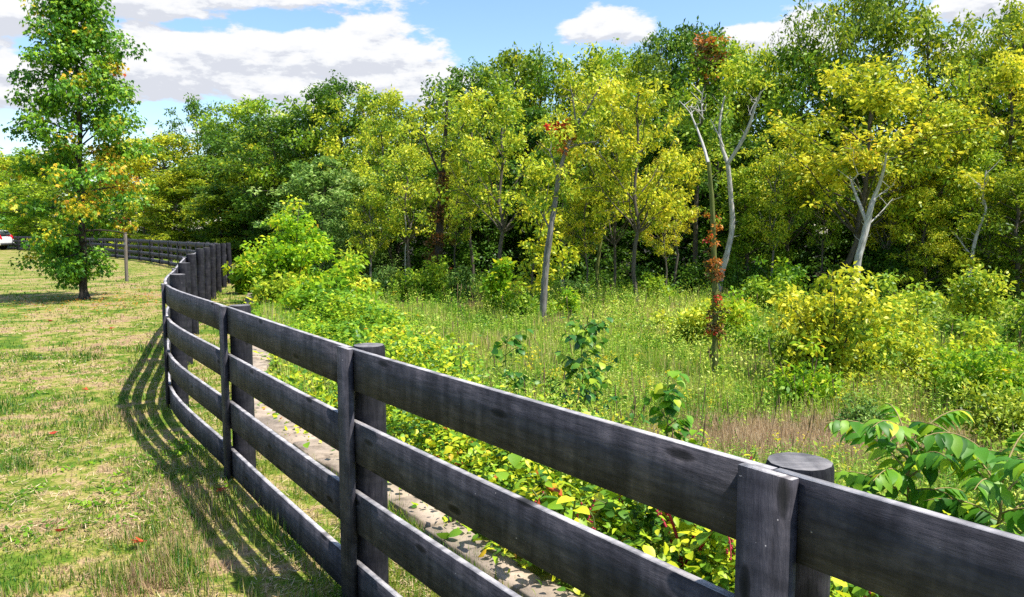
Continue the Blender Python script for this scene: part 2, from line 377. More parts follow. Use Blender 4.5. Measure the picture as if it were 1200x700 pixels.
STRAW = blade_mat('straw_blades', [(0, (.3, .26, .08)), (.5, (.46, .34, .16)), (1, (.5, .32, .2))], False, .5, .3)

def ground_mat():
    m, nt, N, L = new_mat('turf_and_soil')
    g, v = turf_nodes(N, L, True)
    mr = nd(N, 'ShaderNodeMapRange'); L.new(v, mr.inputs[0]); mr.inputs[1].default_value = .69; mr.inputs[2].default_value = 1.12
    rl = ramp(N, [(0, (.05, .11, .012)), (.28, (.10, .17, .016)), (.48, (.18, .22, .03)), (.62, (.32, .28, .08)), (.78, (.38, .28, .14)), (1, (.30, .19, .11))]); L.new(mr.outputs[0], rl.inputs[0])
    g2, v2 = turf_nodes(N, L, False)
    m2 = nd(N, 'ShaderNodeMapRange'); L.new(v2, m2.inputs[0]); m2.inputs[1].default_value = .5; m2.inputs[2].default_value = 1.05
    rm = ramp(N, [(0, (.06, .12, .012)), (.35, (.14, .22, .02)), (.7, (.26, .26, .05)), (1, (.28, .2, .11))]); L.new(m2.outputs[0], rm.inputs[0])
    at = nd(N, 'ShaderNodeAttribute', attribute_name='side')
    ms = nd(N, 'ShaderNodeMapRange'); L.new(at.outputs['Fac'], ms.inputs[0]); ms.inputs[1].default_value = .75; ms.inputs[2].default_value = 1.2
    mx = nd(N, 'ShaderNodeMix', data_type='RGBA'); L.new(ms.outputs[0], mx.inputs[0]); L.new(rl.outputs[0], mx.inputs[6]); L.new(rm.outputs[0], mx.inputs[7])
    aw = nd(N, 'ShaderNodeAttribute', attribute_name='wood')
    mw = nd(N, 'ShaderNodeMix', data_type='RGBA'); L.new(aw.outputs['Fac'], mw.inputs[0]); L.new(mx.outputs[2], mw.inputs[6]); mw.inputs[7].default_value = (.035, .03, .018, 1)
    fn = nd(N, 'ShaderNodeTexNoise'); fn.inputs['Scale'].default_value = 45; fn.inputs['Detail'].default_value = 5; L.new(g.outputs['Position'], fn.inputs['Vector'])
    rf = ramp(N, [(.3, (.55, .55, .55)), (.7, (1.2, 1.2, 1.2))]); L.new(fn.outputs['Fac'], rf.inputs[0])
    mm = nd(N, 'ShaderNodeMix', data_type='RGBA', blend_type='MULTIPLY'); mm.inputs[0].default_value = .8; L.new(mw.outputs[2], mm.inputs[6]); L.new(rf.outputs[0], mm.inputs[7])
    pb = nd(N, 'ShaderNodeBsdfPrincipled'); L.new(mm.outputs[2], pb.inputs['Base Color']); pb.inputs['Roughness'].default_value = .9; pb.inputs['Specular IOR Level'].default_value = .1
    bp = nd(N, 'ShaderNodeBump'); bp.inputs['Strength'].default_value = .6; bp.inputs['Distance'].default_value = .03; L.new(fn.outputs['Fac'], bp.inputs['Height']); L.new(bp.outputs[0], pb.inputs['Normal'])
    out = nd(N, 'ShaderNodeOutputMaterial'); L.new(pb.outputs[0], out.inputs[0])
    return m

# ------------------------------------------------------------------ wood edge: distance of the front of the trees, by azimuth
_wx = np.array([-80, -60, -35, -22, -14, -9, -4, 2, 8, 14, 22, 40, 80.])
_wy = np.array([92, 78, 64, 54, 46, 40, 33, 30, 29, 28, 26, 22, 18.])
def wood_y(x): return np.interp(x, _wx, _wy)

# ------------------------------------------------------------------ ground sheet
def make_ground():
    n = 330
    u = np.linspace(-1, 1, n)
    gx = 9 * np.sinh(u * 5.1) / math.sinh(1) * .9
    gy = 12 + 9 * np.sinh(u * 5.1) / math.sinh(1) * .9
    Xg, Yg = np.meshgrid(gx, gy); x = Xg.ravel(); y = Yg.ravel()
    s = side_dist(x, y)
    z = ground(x, y, s)
    v = np.stack([x, y, z], 1)
    i, j = np.meshgrid(np.arange(n - 1), np.arange(n - 1)); a = (j * n + i).ravel()
    f = np.stack([a, a + 1, a + n + 1, a + n], 1)
    b = Batch(); b.add(v, f)
    o = b.obj('ground', ground_mat(), smooth=True)
    at = o.data.attributes.new('side', 'FLOAT', 'POINT'); at.data.foreach_set('value', s.astype(np.float32))
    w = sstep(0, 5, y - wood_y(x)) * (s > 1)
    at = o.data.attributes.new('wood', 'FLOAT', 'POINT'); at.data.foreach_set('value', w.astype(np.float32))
    tag(o, kind='structure')
make_ground()

# ------------------------------------------------------------------ fence
H_F = 1.19; BW = .18; BP = .322; PR = .073
def smooth_offset(pts, off):
    t = np.gradient(pts, axis=0); t = unit(t)
    n = np.stack([-t[:, 1], t[:, 0]], 1)       # to the lawn side (left of travel)
    return pts + n * off, t, n

def box_strip(pts, z0s, z1s, th, b, seed):
    """board: a bent box along pts (n,2) with thickness th to the lawn side"""
    inn, t, nn = smooth_offset(pts, 0.0)
    outp = pts + nn * th
    n = len(pts)
    v = []; c = []
    ln = np.concatenate([[0], np.cumsum(np.linalg.norm(np.diff(pts, axis=0), axis=1))])
    bev = .004
    for k in range(n):
        z0, z1 = z0s[k], z1s[k]
        for (q, z, w) in ((inn[k], z0, 0), (outp[k], z0, .02), (outp[k], z1, .02), (inn[k], z1, 0)):
            v.append((q[0], q[1], z)); c.append((ln[k] + seed * 7.3, z - z0s[0] + seed * 3.1, w + seed))
    fs = []; ms = []
    for k in range(n - 1):
        a = k * 4; e = a + 4
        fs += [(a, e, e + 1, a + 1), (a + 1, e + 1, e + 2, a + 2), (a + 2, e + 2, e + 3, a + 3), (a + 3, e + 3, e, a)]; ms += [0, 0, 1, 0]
    fs += [(0, 1, 2, 3), (4 * n - 1, 4 * n - 2, 4 * n - 3, 4 * n - 4)]; ms += [0, 0]
    b.add(np.array(v), np.array(fs), 0, np.array(ms), np.array(c))

fence = empty('board_fence', (FP[9][0], FP[9][1], 0), 'black four-board fence on round posts winding past the lawn edge into the distance', 'fence')
def to_fence(o):
    o.parent = fence; o.matrix_parent_inverse.identity()
    return o
FO = np.array([FP[9][0], FP[9][1], 0.0])
GP = ground(FP[:, 0], FP[:, 1])
post_objs = []
rf = random.Random(4)
for i in range(len(FP)):
    x, y = FP[i]
    g = GP[i]
    far = y > 24
    h = H_F + g
    ext = .005
    if i == 12: ext = .09
    elif i > 12 and not far: ext = .05 + rf.random() * .04
    elif far: ext = .02
    lean = V(rf.uniform(-.02, .03), rf.uniform(-.02, .02), 0) * (0 if 8 <= i <= 11 else 1)
    b = Batch()
    sd = 14 if i < 14 else 10
    top = h + ext
    pts = [V(x, y, g - .25), V(x, y, g + .3)] + [V(x, y, g + .3) + (V(x, y, top) - V(x, y, g + .3)) * t + lean * t for t in (.4, .8, .985)] + [V(x, y, top) + lean]
    radii = np.array([1.02, 1.02, 1.0, .99, .98, .93]) * PR
    tube(b, [p - FO for p in pts], radii, sd, 0, True, .04)
    # set top cap material
    m_last = b.m[-1]; m_last[:] = 1
    b.c = [cc + i * 3.7 for cc in b.c]
    to_fence(b.obj('post', [POSTP, POSTTOP], smooth=False))
for i in range(len(FP) - 1):
    seg = SPL[i * 6:(i + 1) * 6 + 1]
    # board line sits on the lawn side of the posts
    wide = SPL[max(i * 6 - 1, 0):(i + 1) * 6 + 2]
    t = unit(np.gradient(SPL, axis=0)); nn = np.stack([-t[:, 1], t[:, 0]], 1)
    q = seg + nn[i * 6:(i + 1) * 6 + 1] * (PR + .002)
    tt = t[i * 6:(i + 1) * 6 + 1]
    gap = .003
    q = q.copy(); q[0] += tt[0] * gap; q[-1] -= tt[-1] * gap
    g0, g1 = GP[i], GP[i + 1]
    gl = np.linspace(g0, g1, len(q))
    for k in range(4):
        zt = H_F - k * BP + rf.uniform(-.006, .006)
        j0, j1 = rf.uniform(-.004, .004), rf.uniform(-.004, .004)
        zz = gl + zt + np.linspace(j0, j1, len(q))
        b = Batch()
        box_strip(q - FO[:2], zz - BW, zz, .025, b, i * 4 + k)
        to_fence(b.obj('board', [PAINT, SUNLIT_WORN]))
tS = unit(np.gradient(SPL, axis=0)); nS = np.stack([-tS[:, 1], tS[:, 0]], 1)
for i in range(1, len(FP) - 1):
    c = SPL[i * 6]; t = tS[i * 6]; n = nS[i * 6]
    hw = .0625
    if i == 9: hw = .066
    q = np.array([c - t * hw, c + t * hw]) + n * (PR + .0295)
    b = Batch()
    g = GP[i]
    # straight batten, frame from two points
    nn = n; th = .024
    z0, z1 = g + .015, g + H_F + rf.uniform(.001, .008)
    v = []; cc = []
    for w, p in ((0, q[0]), (.125, q[1])):
        for d in (0, th):
            for z in (z0, z1):
                pp = p + nn * d; v.append((pp[0] - FO[0], pp[1] - FO[1], z)); cc.append((z + i * 2.7, w + i, d))
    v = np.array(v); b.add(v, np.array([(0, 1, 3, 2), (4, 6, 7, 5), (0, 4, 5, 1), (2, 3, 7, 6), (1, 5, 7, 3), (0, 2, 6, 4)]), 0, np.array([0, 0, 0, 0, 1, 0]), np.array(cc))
    to_fence(b.obj('batten', [PAINT, SUNLIT_WORN]))

# ------------------------------------------------------------------ stone ledge along the fence
STONE = noise_mat('pale_flagstone', [(.25, (.15, .12, .09)), (.45, (.32, .26, .20)), (.75, (.46, .38, .30))], scale=9, vec='world', bump=.8, second=(2.2, [(.3, (.7, .7, .7)), (.7, (1.15, 1.1, 1.05))], .8))
def make_ledge():
    b = Batch()
    rr = random.Random(9)
    dist = 0
    t = tS
    i = 40
    seglen = np.linalg.norm(np.diff(SPL, axis=0), axis=1); cum = np.concatenate([[0], np.cumsum(seglen)])
    s = cum[24]; end = cum[19 * 6]
    def at(ss):
        x = np.interp(ss, cum, SPL[:, 0]); y = np.interp(ss, cum, SPL[:, 1]); tx = np.interp(ss, cum, tS[:, 0]); ty = np.interp(ss, cum, tS[:, 1])
        return V(x, y), V(tx, ty)
    while s < end:
        L = rr.uniform(.5, 1.1)
        (p0, t0), (p1, t1) = at(s), at(s + L - .015)
        b0 = .47 + .27 * float(sstep(7, 10.5, p0[1])) + .09 * float(sstep(5.5, 4.2, p0[1])); b1 = .47 + .27 * float(sstep(7, 10.5, p1[1])) + .09 * float(sstep(5.5, 4.2, p1[1]))
        ww = .17 + .13 * float(sstep(4.2, 5.5, p0[1]))
        in0, in1 = b0 + rr.uniform(-.02, .02), b1 + rr.uniform(-.02, .02)
        o0, o1 = b0 + ww + rr.uniform(-.05, .05), b1 + ww + rr.uniform(-.05, .05)
        r0 = V(t0[1], -t0[0]); r1 = V(t1[1], -t1[0])
        cs = [p0 + r0 * in0, p0 + r0 * o0, p1 + r1 * o1, p1 + r1 * in1]
        z = rr.uniform(.045, .06)
        mid = sum(cs) / 4; g = gz(*mid) if gz(*mid) > -.1 else 0.
        tz = g + z
        v = []
        for sc, zz in ((1, -.35), (1, tz - .012), (.965, tz)):
            for c in cs:
                q = mid + (c - mid) * sc
                v.append((q[0], q[1], (zz if zz > -.3 else g - .4) + (rr.uniform(-.004, .004) if zz > -.3 else 0)))
        fs = []
        for k in range(2):
            for a in range(4):
                a2 = (a + 1) % 4; fs.append((k * 4 + a, k * 4 + a2, k * 4 + 4 + a2, k * 4 + 4 + a))
        fs.append((8, 9, 10, 11))
        b.add(np.array(v), np.array(fs))
        s += L
    tag(b.obj('stone_path', STONE), kind='structure')
make_ledge()

# ------------------------------------------------------------------ driveway, vehicle, lone post
def strip(name, pts, width, mat, dz):
    b = Batch(); pts = np.array(pts, float); pp = catmull(pts, 8); t = unit(np.gradient(pp, axis=0)); n = np.stack([-t[:, 1], t[:, 0]], 1)
    m = 6; v = []
    for k in range(len(pp)):
        for j in range(m + 1):
            q = pp[k] + n[k] * width * (j / m - .5); v.append((q[0], q[1], gz(q[0], q[1]) + dz))
    fs = [(k * (m + 1) + j, k * (m + 1) + j + 1, (k + 1) * (m + 1) + j + 1, (k + 1) * (m + 1) + j) for k in range(len(pp) - 1) for j in range(m)]
    b.add(np.array(v), np.array(fs)); return tag(b.obj(name, mat), kind='structure')
CONC = noise_mat('driveway_concrete', [(.3, (.5, .48, .45)), (.7, (.68, .66, .62))], scale=3, vec='world', bump=.1)
strip('driveway', [(-27.9, 20), (-28.3, 30), (-28.1, 38), (-33.6, 47), (-39, 55), (-47, 63), (-60, 68), (-90, 72)], 3.4, CONC, .035)

def lone_post():
    d = 24.5; x = X(146, d); z = gz(x, d)
    o = empty('wooden_post', (x, d, z), 'weathered grey wooden post standing alone in the lawn by the sweetgum tree', 'post')
    b = Batch(); tube(b, [V(0, 0, -.2), V(0, 0, .5), V(.01, 0, 1.1), V(.01, .01, 1.52), V(.01, .01, 1.56)], [.055, .053, .052, .05, .038], 10, 0, True, .08)
    b.obj('shaft', noise_mat('weathered_post', [(.3, (.08, .06, .05)), (.6, (.2, .17, .14)), (.8, (.32, .28, .24))], scale=8, stretch=(.6, 6, 6)), o)
    b = Batch(); tube(b, [V(.01, -.053, 1.2), V(.01, -.065, 1.2)], [.045, .045], 8); tube(b, [V(.01, -.052, 1.35), V(.01, -.06, 1.35)], [.02, .02], 6)
    b.obj('plate', plain('dull_plate', (.2, .2, .18), .5), o)
lone_post()

def solid(b, prof, y0, y1, mat=0, inset=0.0):
    """side profile (x,z) extruded across y, the upper points narrowed by tumblehome"""
    prof = np.array(prof, float); n = len(prof); zmax = prof[:, 1].max()
    def ringpts(y, sgn):
        return np.stack([prof[:, 0], y - sgn * inset * np.clip((prof[:, 1] - .95) / (zmax - .95), 0, 1), prof[:, 1]], 1)
    a = ringpts(y0, -1); c = ringpts(y1, 1)
    v = np.vstack([a, c]); fs = [(k, (k + 1) % n, n + (k + 1) % n, n + k) for k in range(n)]
    b.add(v, np.array(fs), 0, mat)
def ngon_obj(name, prof, y, mat, parent, inset=0.0, sgn=1, base=.95, zmax=1.8):
    import bmesh
    bm = bmesh.new()
    vs = [bm.verts.new((px_, y - sgn * inset * min(max((pz_ - base) / (zmax - base), 0), 1), pz_)) for px_, pz_ in prof]
    bm.faces.new(vs); me = bpy.data.meshes.new(name); bm.to_mesh(me); me.materials.append(mat); return mobj(name, me, parent)
def vehicle():
    d = 66.2; xr = X(8, d)
    o = empty('parked_car', (xr - 2.35, d, gz(xr - 2.35, d) + .0), 'white parked car with a red tail lamp standing beside the far black fence', 'car')
    W = plain('white_car_paint', (.78, .78, .8), .25, .5, 0, .6); Gm = plain('dark_car_glass', (.03, .035, .04), .08, .7); RD = plain('red_tail_lens', (.6, .01, .02), .2, .6)
    TY = plain('tyre_rubber', (.02, .02, .02), .8); RM = plain('alloy_rim', (.5, .5, .52), .3, .5, .8); BKP = plain('black_trim', (.03, .03, .03), .6)
    hw = .92; yc = 0
    prof = [(-2.3, .42), (-2.35, .75), (-2.28, .98), (-1.35, 1.12), (-.75, 1.62), (-.3, 1.72), (1.5, 1.74), (1.95, 1.66), (2.2, 1.15), (2.33, 1.05), (2.35, .62), (2.28, .42), (1.85, .38), (1.8, .58), (1.62, .74), (1.4, .78), (1.18, .74), (1.0, .58), (.95, .36),
            (-.95, .36), (-1.0, .58), (-1.18, .74), (-1.4, .78), (-1.62, .74), (-1.8, .58), (-1.85, .38)]
    import bmesh
    bm = bmesh.new()
    L1 = [bm.verts.new((p, -hw + .16 * max(0, (z - 1.0) / .74), z)) for p, z in prof]; L2 = [bm.verts.new((p, hw - .16 * max(0, (z - 1.0) / .74), z)) for p, z in prof]
    bm.faces.new(L1); bm.faces.new(L2[::-1])
    for k in range(len(prof)):
        k2 = (k + 1) % len(prof); bm.faces.new((L1[k2], L1[k], L2[k], L2[k2]))
    bmesh.ops.recalc_face_normals(bm, faces=bm.faces)
    me = bpy.data.meshes.new('body'); bm.to_mesh(me); me.materials.append(W)
    body = mobj('body', me, o); bv = body.modifiers.new('edge', 'BEVEL'); bv.width = .04; bv.segments = 3; bv.limit_method = 'ANGLE'
    for sgn in (-1, 1):
        for wp in ([(-1.2, 1.14), (-.72, 1.55), (-.3, 1.62), (-.3, 1.14)], [(-.22, 1.14), (-.22, 1.63), (.75, 1.65), (.75, 1.14)], [(.83, 1.14), (.83, 1.65), (1.5, 1.65), (1.75, 1.55), (1.88, 1.14)]):
            b = Batch(); wp = np.array(wp)
            import bmesh as bq
            bm = bq.new(); y = lambda z: sgn * (hw - .16 * (z - 1.0) / .74 + .004)
            f = bm.faces.new([bm.verts.new((p, y(z), z)) for p, z in wp]); r = bq.ops.extrude_face_region(bm, geom=[f])
            for e in r['geom']:
                if isinstance(e, bq.types.BMVert): e.co.y -= sgn * .03
            bq.ops.recalc_face_normals(bm, faces=bm.faces)
            me = bpy.data.meshes.new('window'); bm.to_mesh(me); me.materials.append(Gm); mobj('window', me, o)
        for wx in (-1.4, 1.4):
            b = Batch(); y0 = sgn * (hw - .2); y1 = sgn * (hw + .01)
            tube(b, [V(wx, y0, .34), V(wx, y0 + sgn * .01, .34), V(wx, y1 - sgn * .02, .34), V(wx, y1, .34)], [.30, .34, .34, .30], 20); w = b.obj('wheel', TY, o, True)
            b = Batch(); tube(b, [V(wx, y1 - sgn * .01, .34), V(wx, y1 + sgn * .006, .34)], [.21, .2], 16); b.obj('rim', RM, w)
        b = Batch(); tube(b, [V(2.16, sgn * .76, .84), V(2.16, sgn * .77, 1.02), V(2.12, sgn * .75, 1.3)], [.16, .24, .12], 12); b.obj('tail_light', RD, o, True)
        b = Batch(); tube(b, [V(-2.2, sgn * .62, .82), V(-2.3, sgn * .62, .82)], [.13, .11], 10); b.obj('headlight', plain('lamp_glass', (.7, .7, .7), .1), o, True)
    b = Batch(); b.add(np.array([(2.0, -.72, 1.62), (2.0, .72, 1.62), (2.21, .76, 1.18), (2.21, -.76, 1.18), (1.96, -.72, 1.6), (1.96, .72, 1.6), (2.16, .76, 1.16), (2.16, -.76, 1.16)]), np.array([(0, 1, 2, 3), (4, 7, 6, 5), (0, 4, 5, 1), (2, 6, 7, 3), (0, 3, 7, 4), (1, 5, 6, 2)])); b.obj('rear_window', Gm, o)
    b = Batch(); tube(b, [V(2.34, -.8, .5), V(2.4, -.7, .5), V(2.42, 0, .5), V(2.4, .7, .5), V(2.34, .8, .5)], .1, 8); b.obj('bumper', BKP, o, True)
vehicle()

# ------------------------------------------------------------------ trees
def crown_leaves(b, centers, radii, per, leaf, rng, droop=.35, flat=.72, mat=0, tmpl=LEAF, wscale=1.0, rshift=0.0):
    centers = np.asarray(centers, float); radii = np.broadcast_to(radii, (len(centers),))
    n = np.maximum((per * (radii / np.mean(radii)) ** 2).astype(int), 4)
    idx = np.repeat(np.arange(len(centers)), n); M = len(idx)
    dirs = rnd_unit(M, rng); rr = radii[idx] * rng.random(M) ** .42
    pos = centers[idx] + dirs * rr[:, None] * V(1, 1, flat)
    d = unit(dirs * V(1, 1, .4) * .7 + rnd_unit(M, rng) * .7 + V(0, 0, -droop))
    nm = unit(V(0, 0, .62) + rnd_unit(M, rng) * .75 + dirs * .4)
    cr = rng.random(len(centers))[idx]
    r = np.clip(cr * .45 + rng.random(M) * .55 + rshift, 0, 1)
    ln = leaf * rng.uniform(.65, 1.3, M)
    place(b, tmpl, pos, d, nm, ln, ln * wscale, r, mat)

def tree_proto(seed, style, H=10.0, Wd=3.0, base=.28, clusters=200, per=85, leaf=.13, trunk_r=.14, crad=.5, droop=.35, ws=1.0):
    """returns (trunk mesh, crown mesh) for a tree of height 10"""
    rng = np.random.default_rng(seed); tb = Batch(); cb = Batch()
    lean = rng.normal(size=2) * .35
    tp = wobble(V(0, 0, -.3), V(lean[0], lean[1], H * .93), 11, .10, rng)
    hs = np.linspace(0, 1, 11)
    tube(tb, tp, trunk_r * (1 - hs * .9) ** .8 + .012, 8, 0, False, .12)
    def prof(h):
        q = (h - base) / (1 - base)
        if style == 'cone': return Wd * (1 - q) ** .75 * (min(1, q * 6 + .35))
        if style == 'airy': return Wd * (math.sin(PI * min(max(q * .85 + .12, 0), 1)) ** .7)
        return Wd * (max(0, math.sin(PI * min(max(q * .92 + .07, 0), 1))) ** .55)
    cen = []; cr = []
    nl = {'airy': 22, 'cone': 46}.get(style, 32)
    for k in range(nl):
        h = base + (1 - base) * ((k + rng.random()) / nl) ** (.9 if style != 'airy' else 1.0) * .92
        az = k * 2.4 + rng.normal() * .3; reach = prof(h + .03) * rng.uniform(.7, 1.12)
        rise = {'airy': 1.15, 'cone': .12}.get(style, .55) * reach * rng.uniform(.6, 1.3)
        h0 = max(h - rise / H * .8, base * .85)
        p0 = np.array([np.interp(h0 * H, tp[:, 2], tp[:, 0]), np.interp(h0 * H, tp[:, 2], tp[:, 1]), h0 * H])
        p1 = p0 + V(math.cos(az) * reach, math.sin(az) * reach, rise)
        mid = (p0 + p1) / 2 + V(0, 0, (-.12 if style == 'airy' else .08) * reach) + rng.normal(size=3) * .08
        t = np.linspace(0, 1, 6)[:, None]; lp = (1 - t) ** 2 * p0 + 2 * t * (1 - t) * mid + t * t * p1; lp[1:-1] += rng.normal(size=(4, 3)) * .05
        r0 = trunk_r * (1 - h0) * .55 + .01
        tube(tb, lp, np.linspace(r0, .008, 6), 5, 0, False)
        for j in range(3):
            tt = rng.uniform(.35, .9); q0 = np.array([np.interp(tt, t[:, 0], lp[:, a]) for a in range(3)])
            q1 = q0 + rng.normal(size=3) * V(.55, .55, .25) * (.4 + reach * .25) + V(math.cos(az), math.sin(az), .4) * .25 * reach
            tube(tb, [q0, (q0 + q1) / 2 + rng.normal(size=3) * .04, q1], [r0 * .4, r0 * .3, .005], 4, 0, False)
            cen += [q1, (q0 + q1) / 2]
        cen += [p1, lp[4]] + ([lp[3]] if style != 'airy' else [])
    cen.append(tp[-1]); cen.append(tp[-2]); cen.append(tp[-1] + V(0, 0, .3))
    cen = np.array(cen)
    if len(cen) > clusters: cen = cen[rng.permutation(len(cen))[:clusters]]
    rad_ = crad * rng.uniform(.45, 1.0, len(cen)) * (1 + .9 * (rng.random(len(cen)) < .2))
    crown_leaves(cb, cen, rad_, per, leaf, rng, droop, wscale=ws)
    st = cen[rng.integers(0, len(cen), 90)] + rnd_unit(90, rng) * crad * 1.5 * V(1, 1, .8)
    crown_leaves(cb, st, .14, 9, leaf * .85, rng, droop, wscale=ws)
    return tb.mesh('trunk', BARK, True), cb.mesh('crown', G_MID)

PROTO = {
    'broad1': tree_proto(11, 'broad', Wd=2.9, base=.22, clusters=230, per=36, crad=.48, leaf=.23),
    'broad2': tree_proto(12, 'broad', Wd=2.6, base=.15, clusters=240, per=44, crad=.44, leaf=.19),
    'broad3': tree_proto(13, 'broad', Wd=3.2, base=.3, clusters=240, per=40, crad=.52, leaf=.22, ws=.75),
    'low1': tree_proto(14, 'broad', Wd=2.5, base=.04, clusters=250, per=40, crad=.45, leaf=.23),
    'low2': tree_proto(15, 'broad', Wd=2.2, base=.03, clusters=240, per=46, crad=.42, leaf=.19, ws=.8),
    'airy1': tree_proto(16, 'airy', Wd=2.5, base=.38, clusters=150, per=30, crad=.38, leaf=.20, trunk_r=.1),
    'airy2': tree_proto(17, 'airy', Wd=2.2, base=.42, clusters=150, per=32, crad=.36, leaf=.18, trunk_r=.1, ws=.75),
    'airy3': tree_proto(18, 'airy', Wd=2.9, base=.33, clusters=170, per=32, crad=.40, leaf=.20, trunk_r=.11),
    'bare': tree_proto(20, 'airy', Wd=1.6, base=.5, clusters=22, per=14, crad=.3, leaf=.15, trunk_r=.08),
}
TREE_I = [0]
def tree(px, top, d, wide, proto, mat, name, label, group=None, bark=None, sq=1.0):
    x = X(px, d); z = gz(x, d)
    H = P(px, top, d)[2] - z
    o = empty(name, (x, d, z), label, 'tree', group, rz=TREE_I[0] * 2.13)
    TREE_I[0] += 1
    tm, cm = PROTO[proto]
    k = H / 10.0; w = wide / 5.2
    a = mobj('trunk', tm, o, bark); b = mobj('crown', cm, o, mat)
    for q in (a, b): q.scale = (w, w * 1.05, k)
    return o

BK = 'trees filling the wood'
T = tree
# far left, beyond the far fence
T(-75, 165, 88, 9.5, 'low1', G_MID, 'broadleaf_tree', 'green tree behind the fence far beyond the parked car', BK)
T(-30, 160, 84, 9, 'low2', G_OLIVE, 'broadleaf_tree', 'green tree behind the fence far beyond the parked car', BK)
T(5, 172, 78, 8, 'low1', G_YEL, 'broadleaf_tree', 'yellow-green tree directly behind the white parked car', None)
T(38, 170, 98, 10, 'low1', G_MID, 'broadleaf_tree', 'green tree behind the fence far beyond the parked car', BK)
T(18, 178, 92, 9, 'low2', G_MID, 'broadleaf_tree', 'green tree behind the fence far beyond the parked car', BK)
T(40, 185, 74, 8, 'low2', G_BRIGHT, 'broadleaf_tree', 'bright tree behind the far fence, between the car and the sweetgum trunk')
T(78, 175, 70, 8, 'low1', G_MID, 'broadleaf_tree', 'green tree hidden behind the upper crown of the sweetgum', BK)
T(112, 180, 66, 7.5, 'low2', G_OLIVE, 'broadleaf_tree', 'olive tree behind the far fence just past the sweetgum trunk')
T(148, 172, 64, 6.5, 'broad2', G_YEL, 'broadleaf_tree', 'yellow tree behind the far fence rising over the lone post')
T(172, 158, 62, 5.5, 'airy1', G_GOLD, 'golden_tree', 'low golden treetop just past the edge of the sweetgum crown')
T(200, 152, 60, 6.5, 'broad1', G_GOLD, 'golden_tree', 'golden olive tree topping the wood left of the open skyline tree')
T(238, 108, 62, 5.2, 'airy3', G_DARK, 'broadleaf_tree', 'open dark tree standing alone on the skyline with sky through its crown')
T(268, 138, 60, 5, 'broad3', G_DARK, 'broadleaf_tree', 'dark round tree on the skyline between two taller ones')
T(302, 109, 60, 6.2, 'broad1', G_MID, 'broadleaf_tree', 'broad green tree with a domed top on the skyline before the main wood')
T(252, 178, 55, 7, 'low1', G_OLIVE, 'broadleaf_tree', 'olive tree below the lone open skyline tree')
T(215, 196, 53, 6, 'low2', G_OLIVE, 'broadleaf_tree', 'olive tree above the bend of the far fence')
T(182, 205, 56, 6, 'low1', G_YEL, 'broadleaf_tree', 'yellow-green tree behind the far fence between lone post and bend')
T(290, 180, 50, 6, 'low1', G_OLIVE, 'broadleaf_tree', 'olive-green tree rising just behind the bright sapling')
T(262, 212, 50, 5, 'low2', G_DARK, 'broadleaf_tree', 'dark tree behind the end posts of the curving fence')
T(318, 150, 52, 5.5, 'broad2', G_YEL, 'broadleaf_tree', 'yellow-tipped tree in front of the domed skyline tree')
# middle, back row
T(345, 135, 47, 6, 'broad3', G_DARK, 'broadleaf_tree', 'dark tree at the low notch of the skyline')
T(372, 108, 46, 6, 'broad1', G_MID, 'broadleaf_tree', 'green tree rising past the low notch of the skyline')
T(404, 86, 45, 5.4, 'broad2', G_DARK, 'broadleaf_tree', 'dark tree with a small tufted top where the clouds end low')
T(436, 97, 43, 5, 'airy3', G_YEL, 'broadleaf_tree', 'yellow-green tree beside the dark tufted skyline tree')
T(468, 100, 42, 4.6, 'airy1', G_YEL, 'broadleaf_tree', 'thin yellow-green tree under the edge of the big cloud')
T(500, 116, 41, 4.6, 'broad3', G_OLIVE, 'broadleaf_tree', 'olive tree at the dip under the cloud edge')
T(531, 88, 44, 4.4, 'broad1', G_DARK, 'broadleaf_tree', 'dark tree starting the high skyline beyond the dip')
T(561, 66, 45, 5, 'broad2', G_DARK, 'broadleaf_tree', 'dark knobbly tree high on the skyline beyond the cloud')
T(606, 48, 44, 5, 'broad1', G_OLIVE, 'broadleaf_tree', 'olive tree whose knob tops the skyline mid-wood')
T(642, 66, 43, 5, 'broad3', G_MID, 'broadleaf_tree', 'green tree below the small cloud')
T(684, 48, 42, 5.6, 'airy3', G_YEL, 'broadleaf_tree', 'tall yellow-green tree rising into the small cloud')
T(722, 50, 42, 5, 'broad2', G_MID, 'broadleaf_tree', 'tall yellow-green tree beside the dark pointed ones')
T(752, 62, 41, 4.4, 'broad3', G_OLIVE, 'broadleaf_tree', 'olive tree filling the step below the dark pointed trees')
T(778, 26, 43, 4.2, 'broad2', G_DARK, 'pointed_tree', 'dark pointed tree, first of the tall dark pair on the skyline')
T(810, 18, 43, 4.6, 'broad1', G_DARK, 'pointed_tree', 'dark pointed tree, taller of the dark pair on the skyline')
T(846, 44, 41, 4.0, 'broad2', G_MID, 'broadleaf_tree', 'green tree just behind the rusty orange top')
T(866, 68, 41, 4.6, 'broad1', G_MID, 'broadleaf_tree', 'green tree behind the tall pale forked trunk')
T(893, 40, 40, 4.6, 'broad3', G_YEL, 'broadleaf_tree', 'green tree under the bare twiggy treetops')
T(905, 22, 41, 3, 'bare', G_OLIVE, 'bare_tree', 'nearly leafless treetop against blue sky, shorter one', 'bare treetops')
T(934, 2, 42, 3.6, 'bare', G_OLIVE, 'bare_tree', 'nearly leafless treetop against blue sky, taller and wider one', 'bare treetops')
T(930, 45, 38, 5, 'broad1', G_MID, 'broadleaf_tree', 'green tree below the bare treetops')
T(972, -12, 38, 4.6, 'broad3', G_OLIVE, 'broadleaf_tree', 'tall green tree reaching out of the picture beside the bare treetops')
T(1020, -32, 38, 6, 'airy3', G_OLIVE, 'broadleaf_tree', 'tall open tree with dark limbs behind the golden crown')
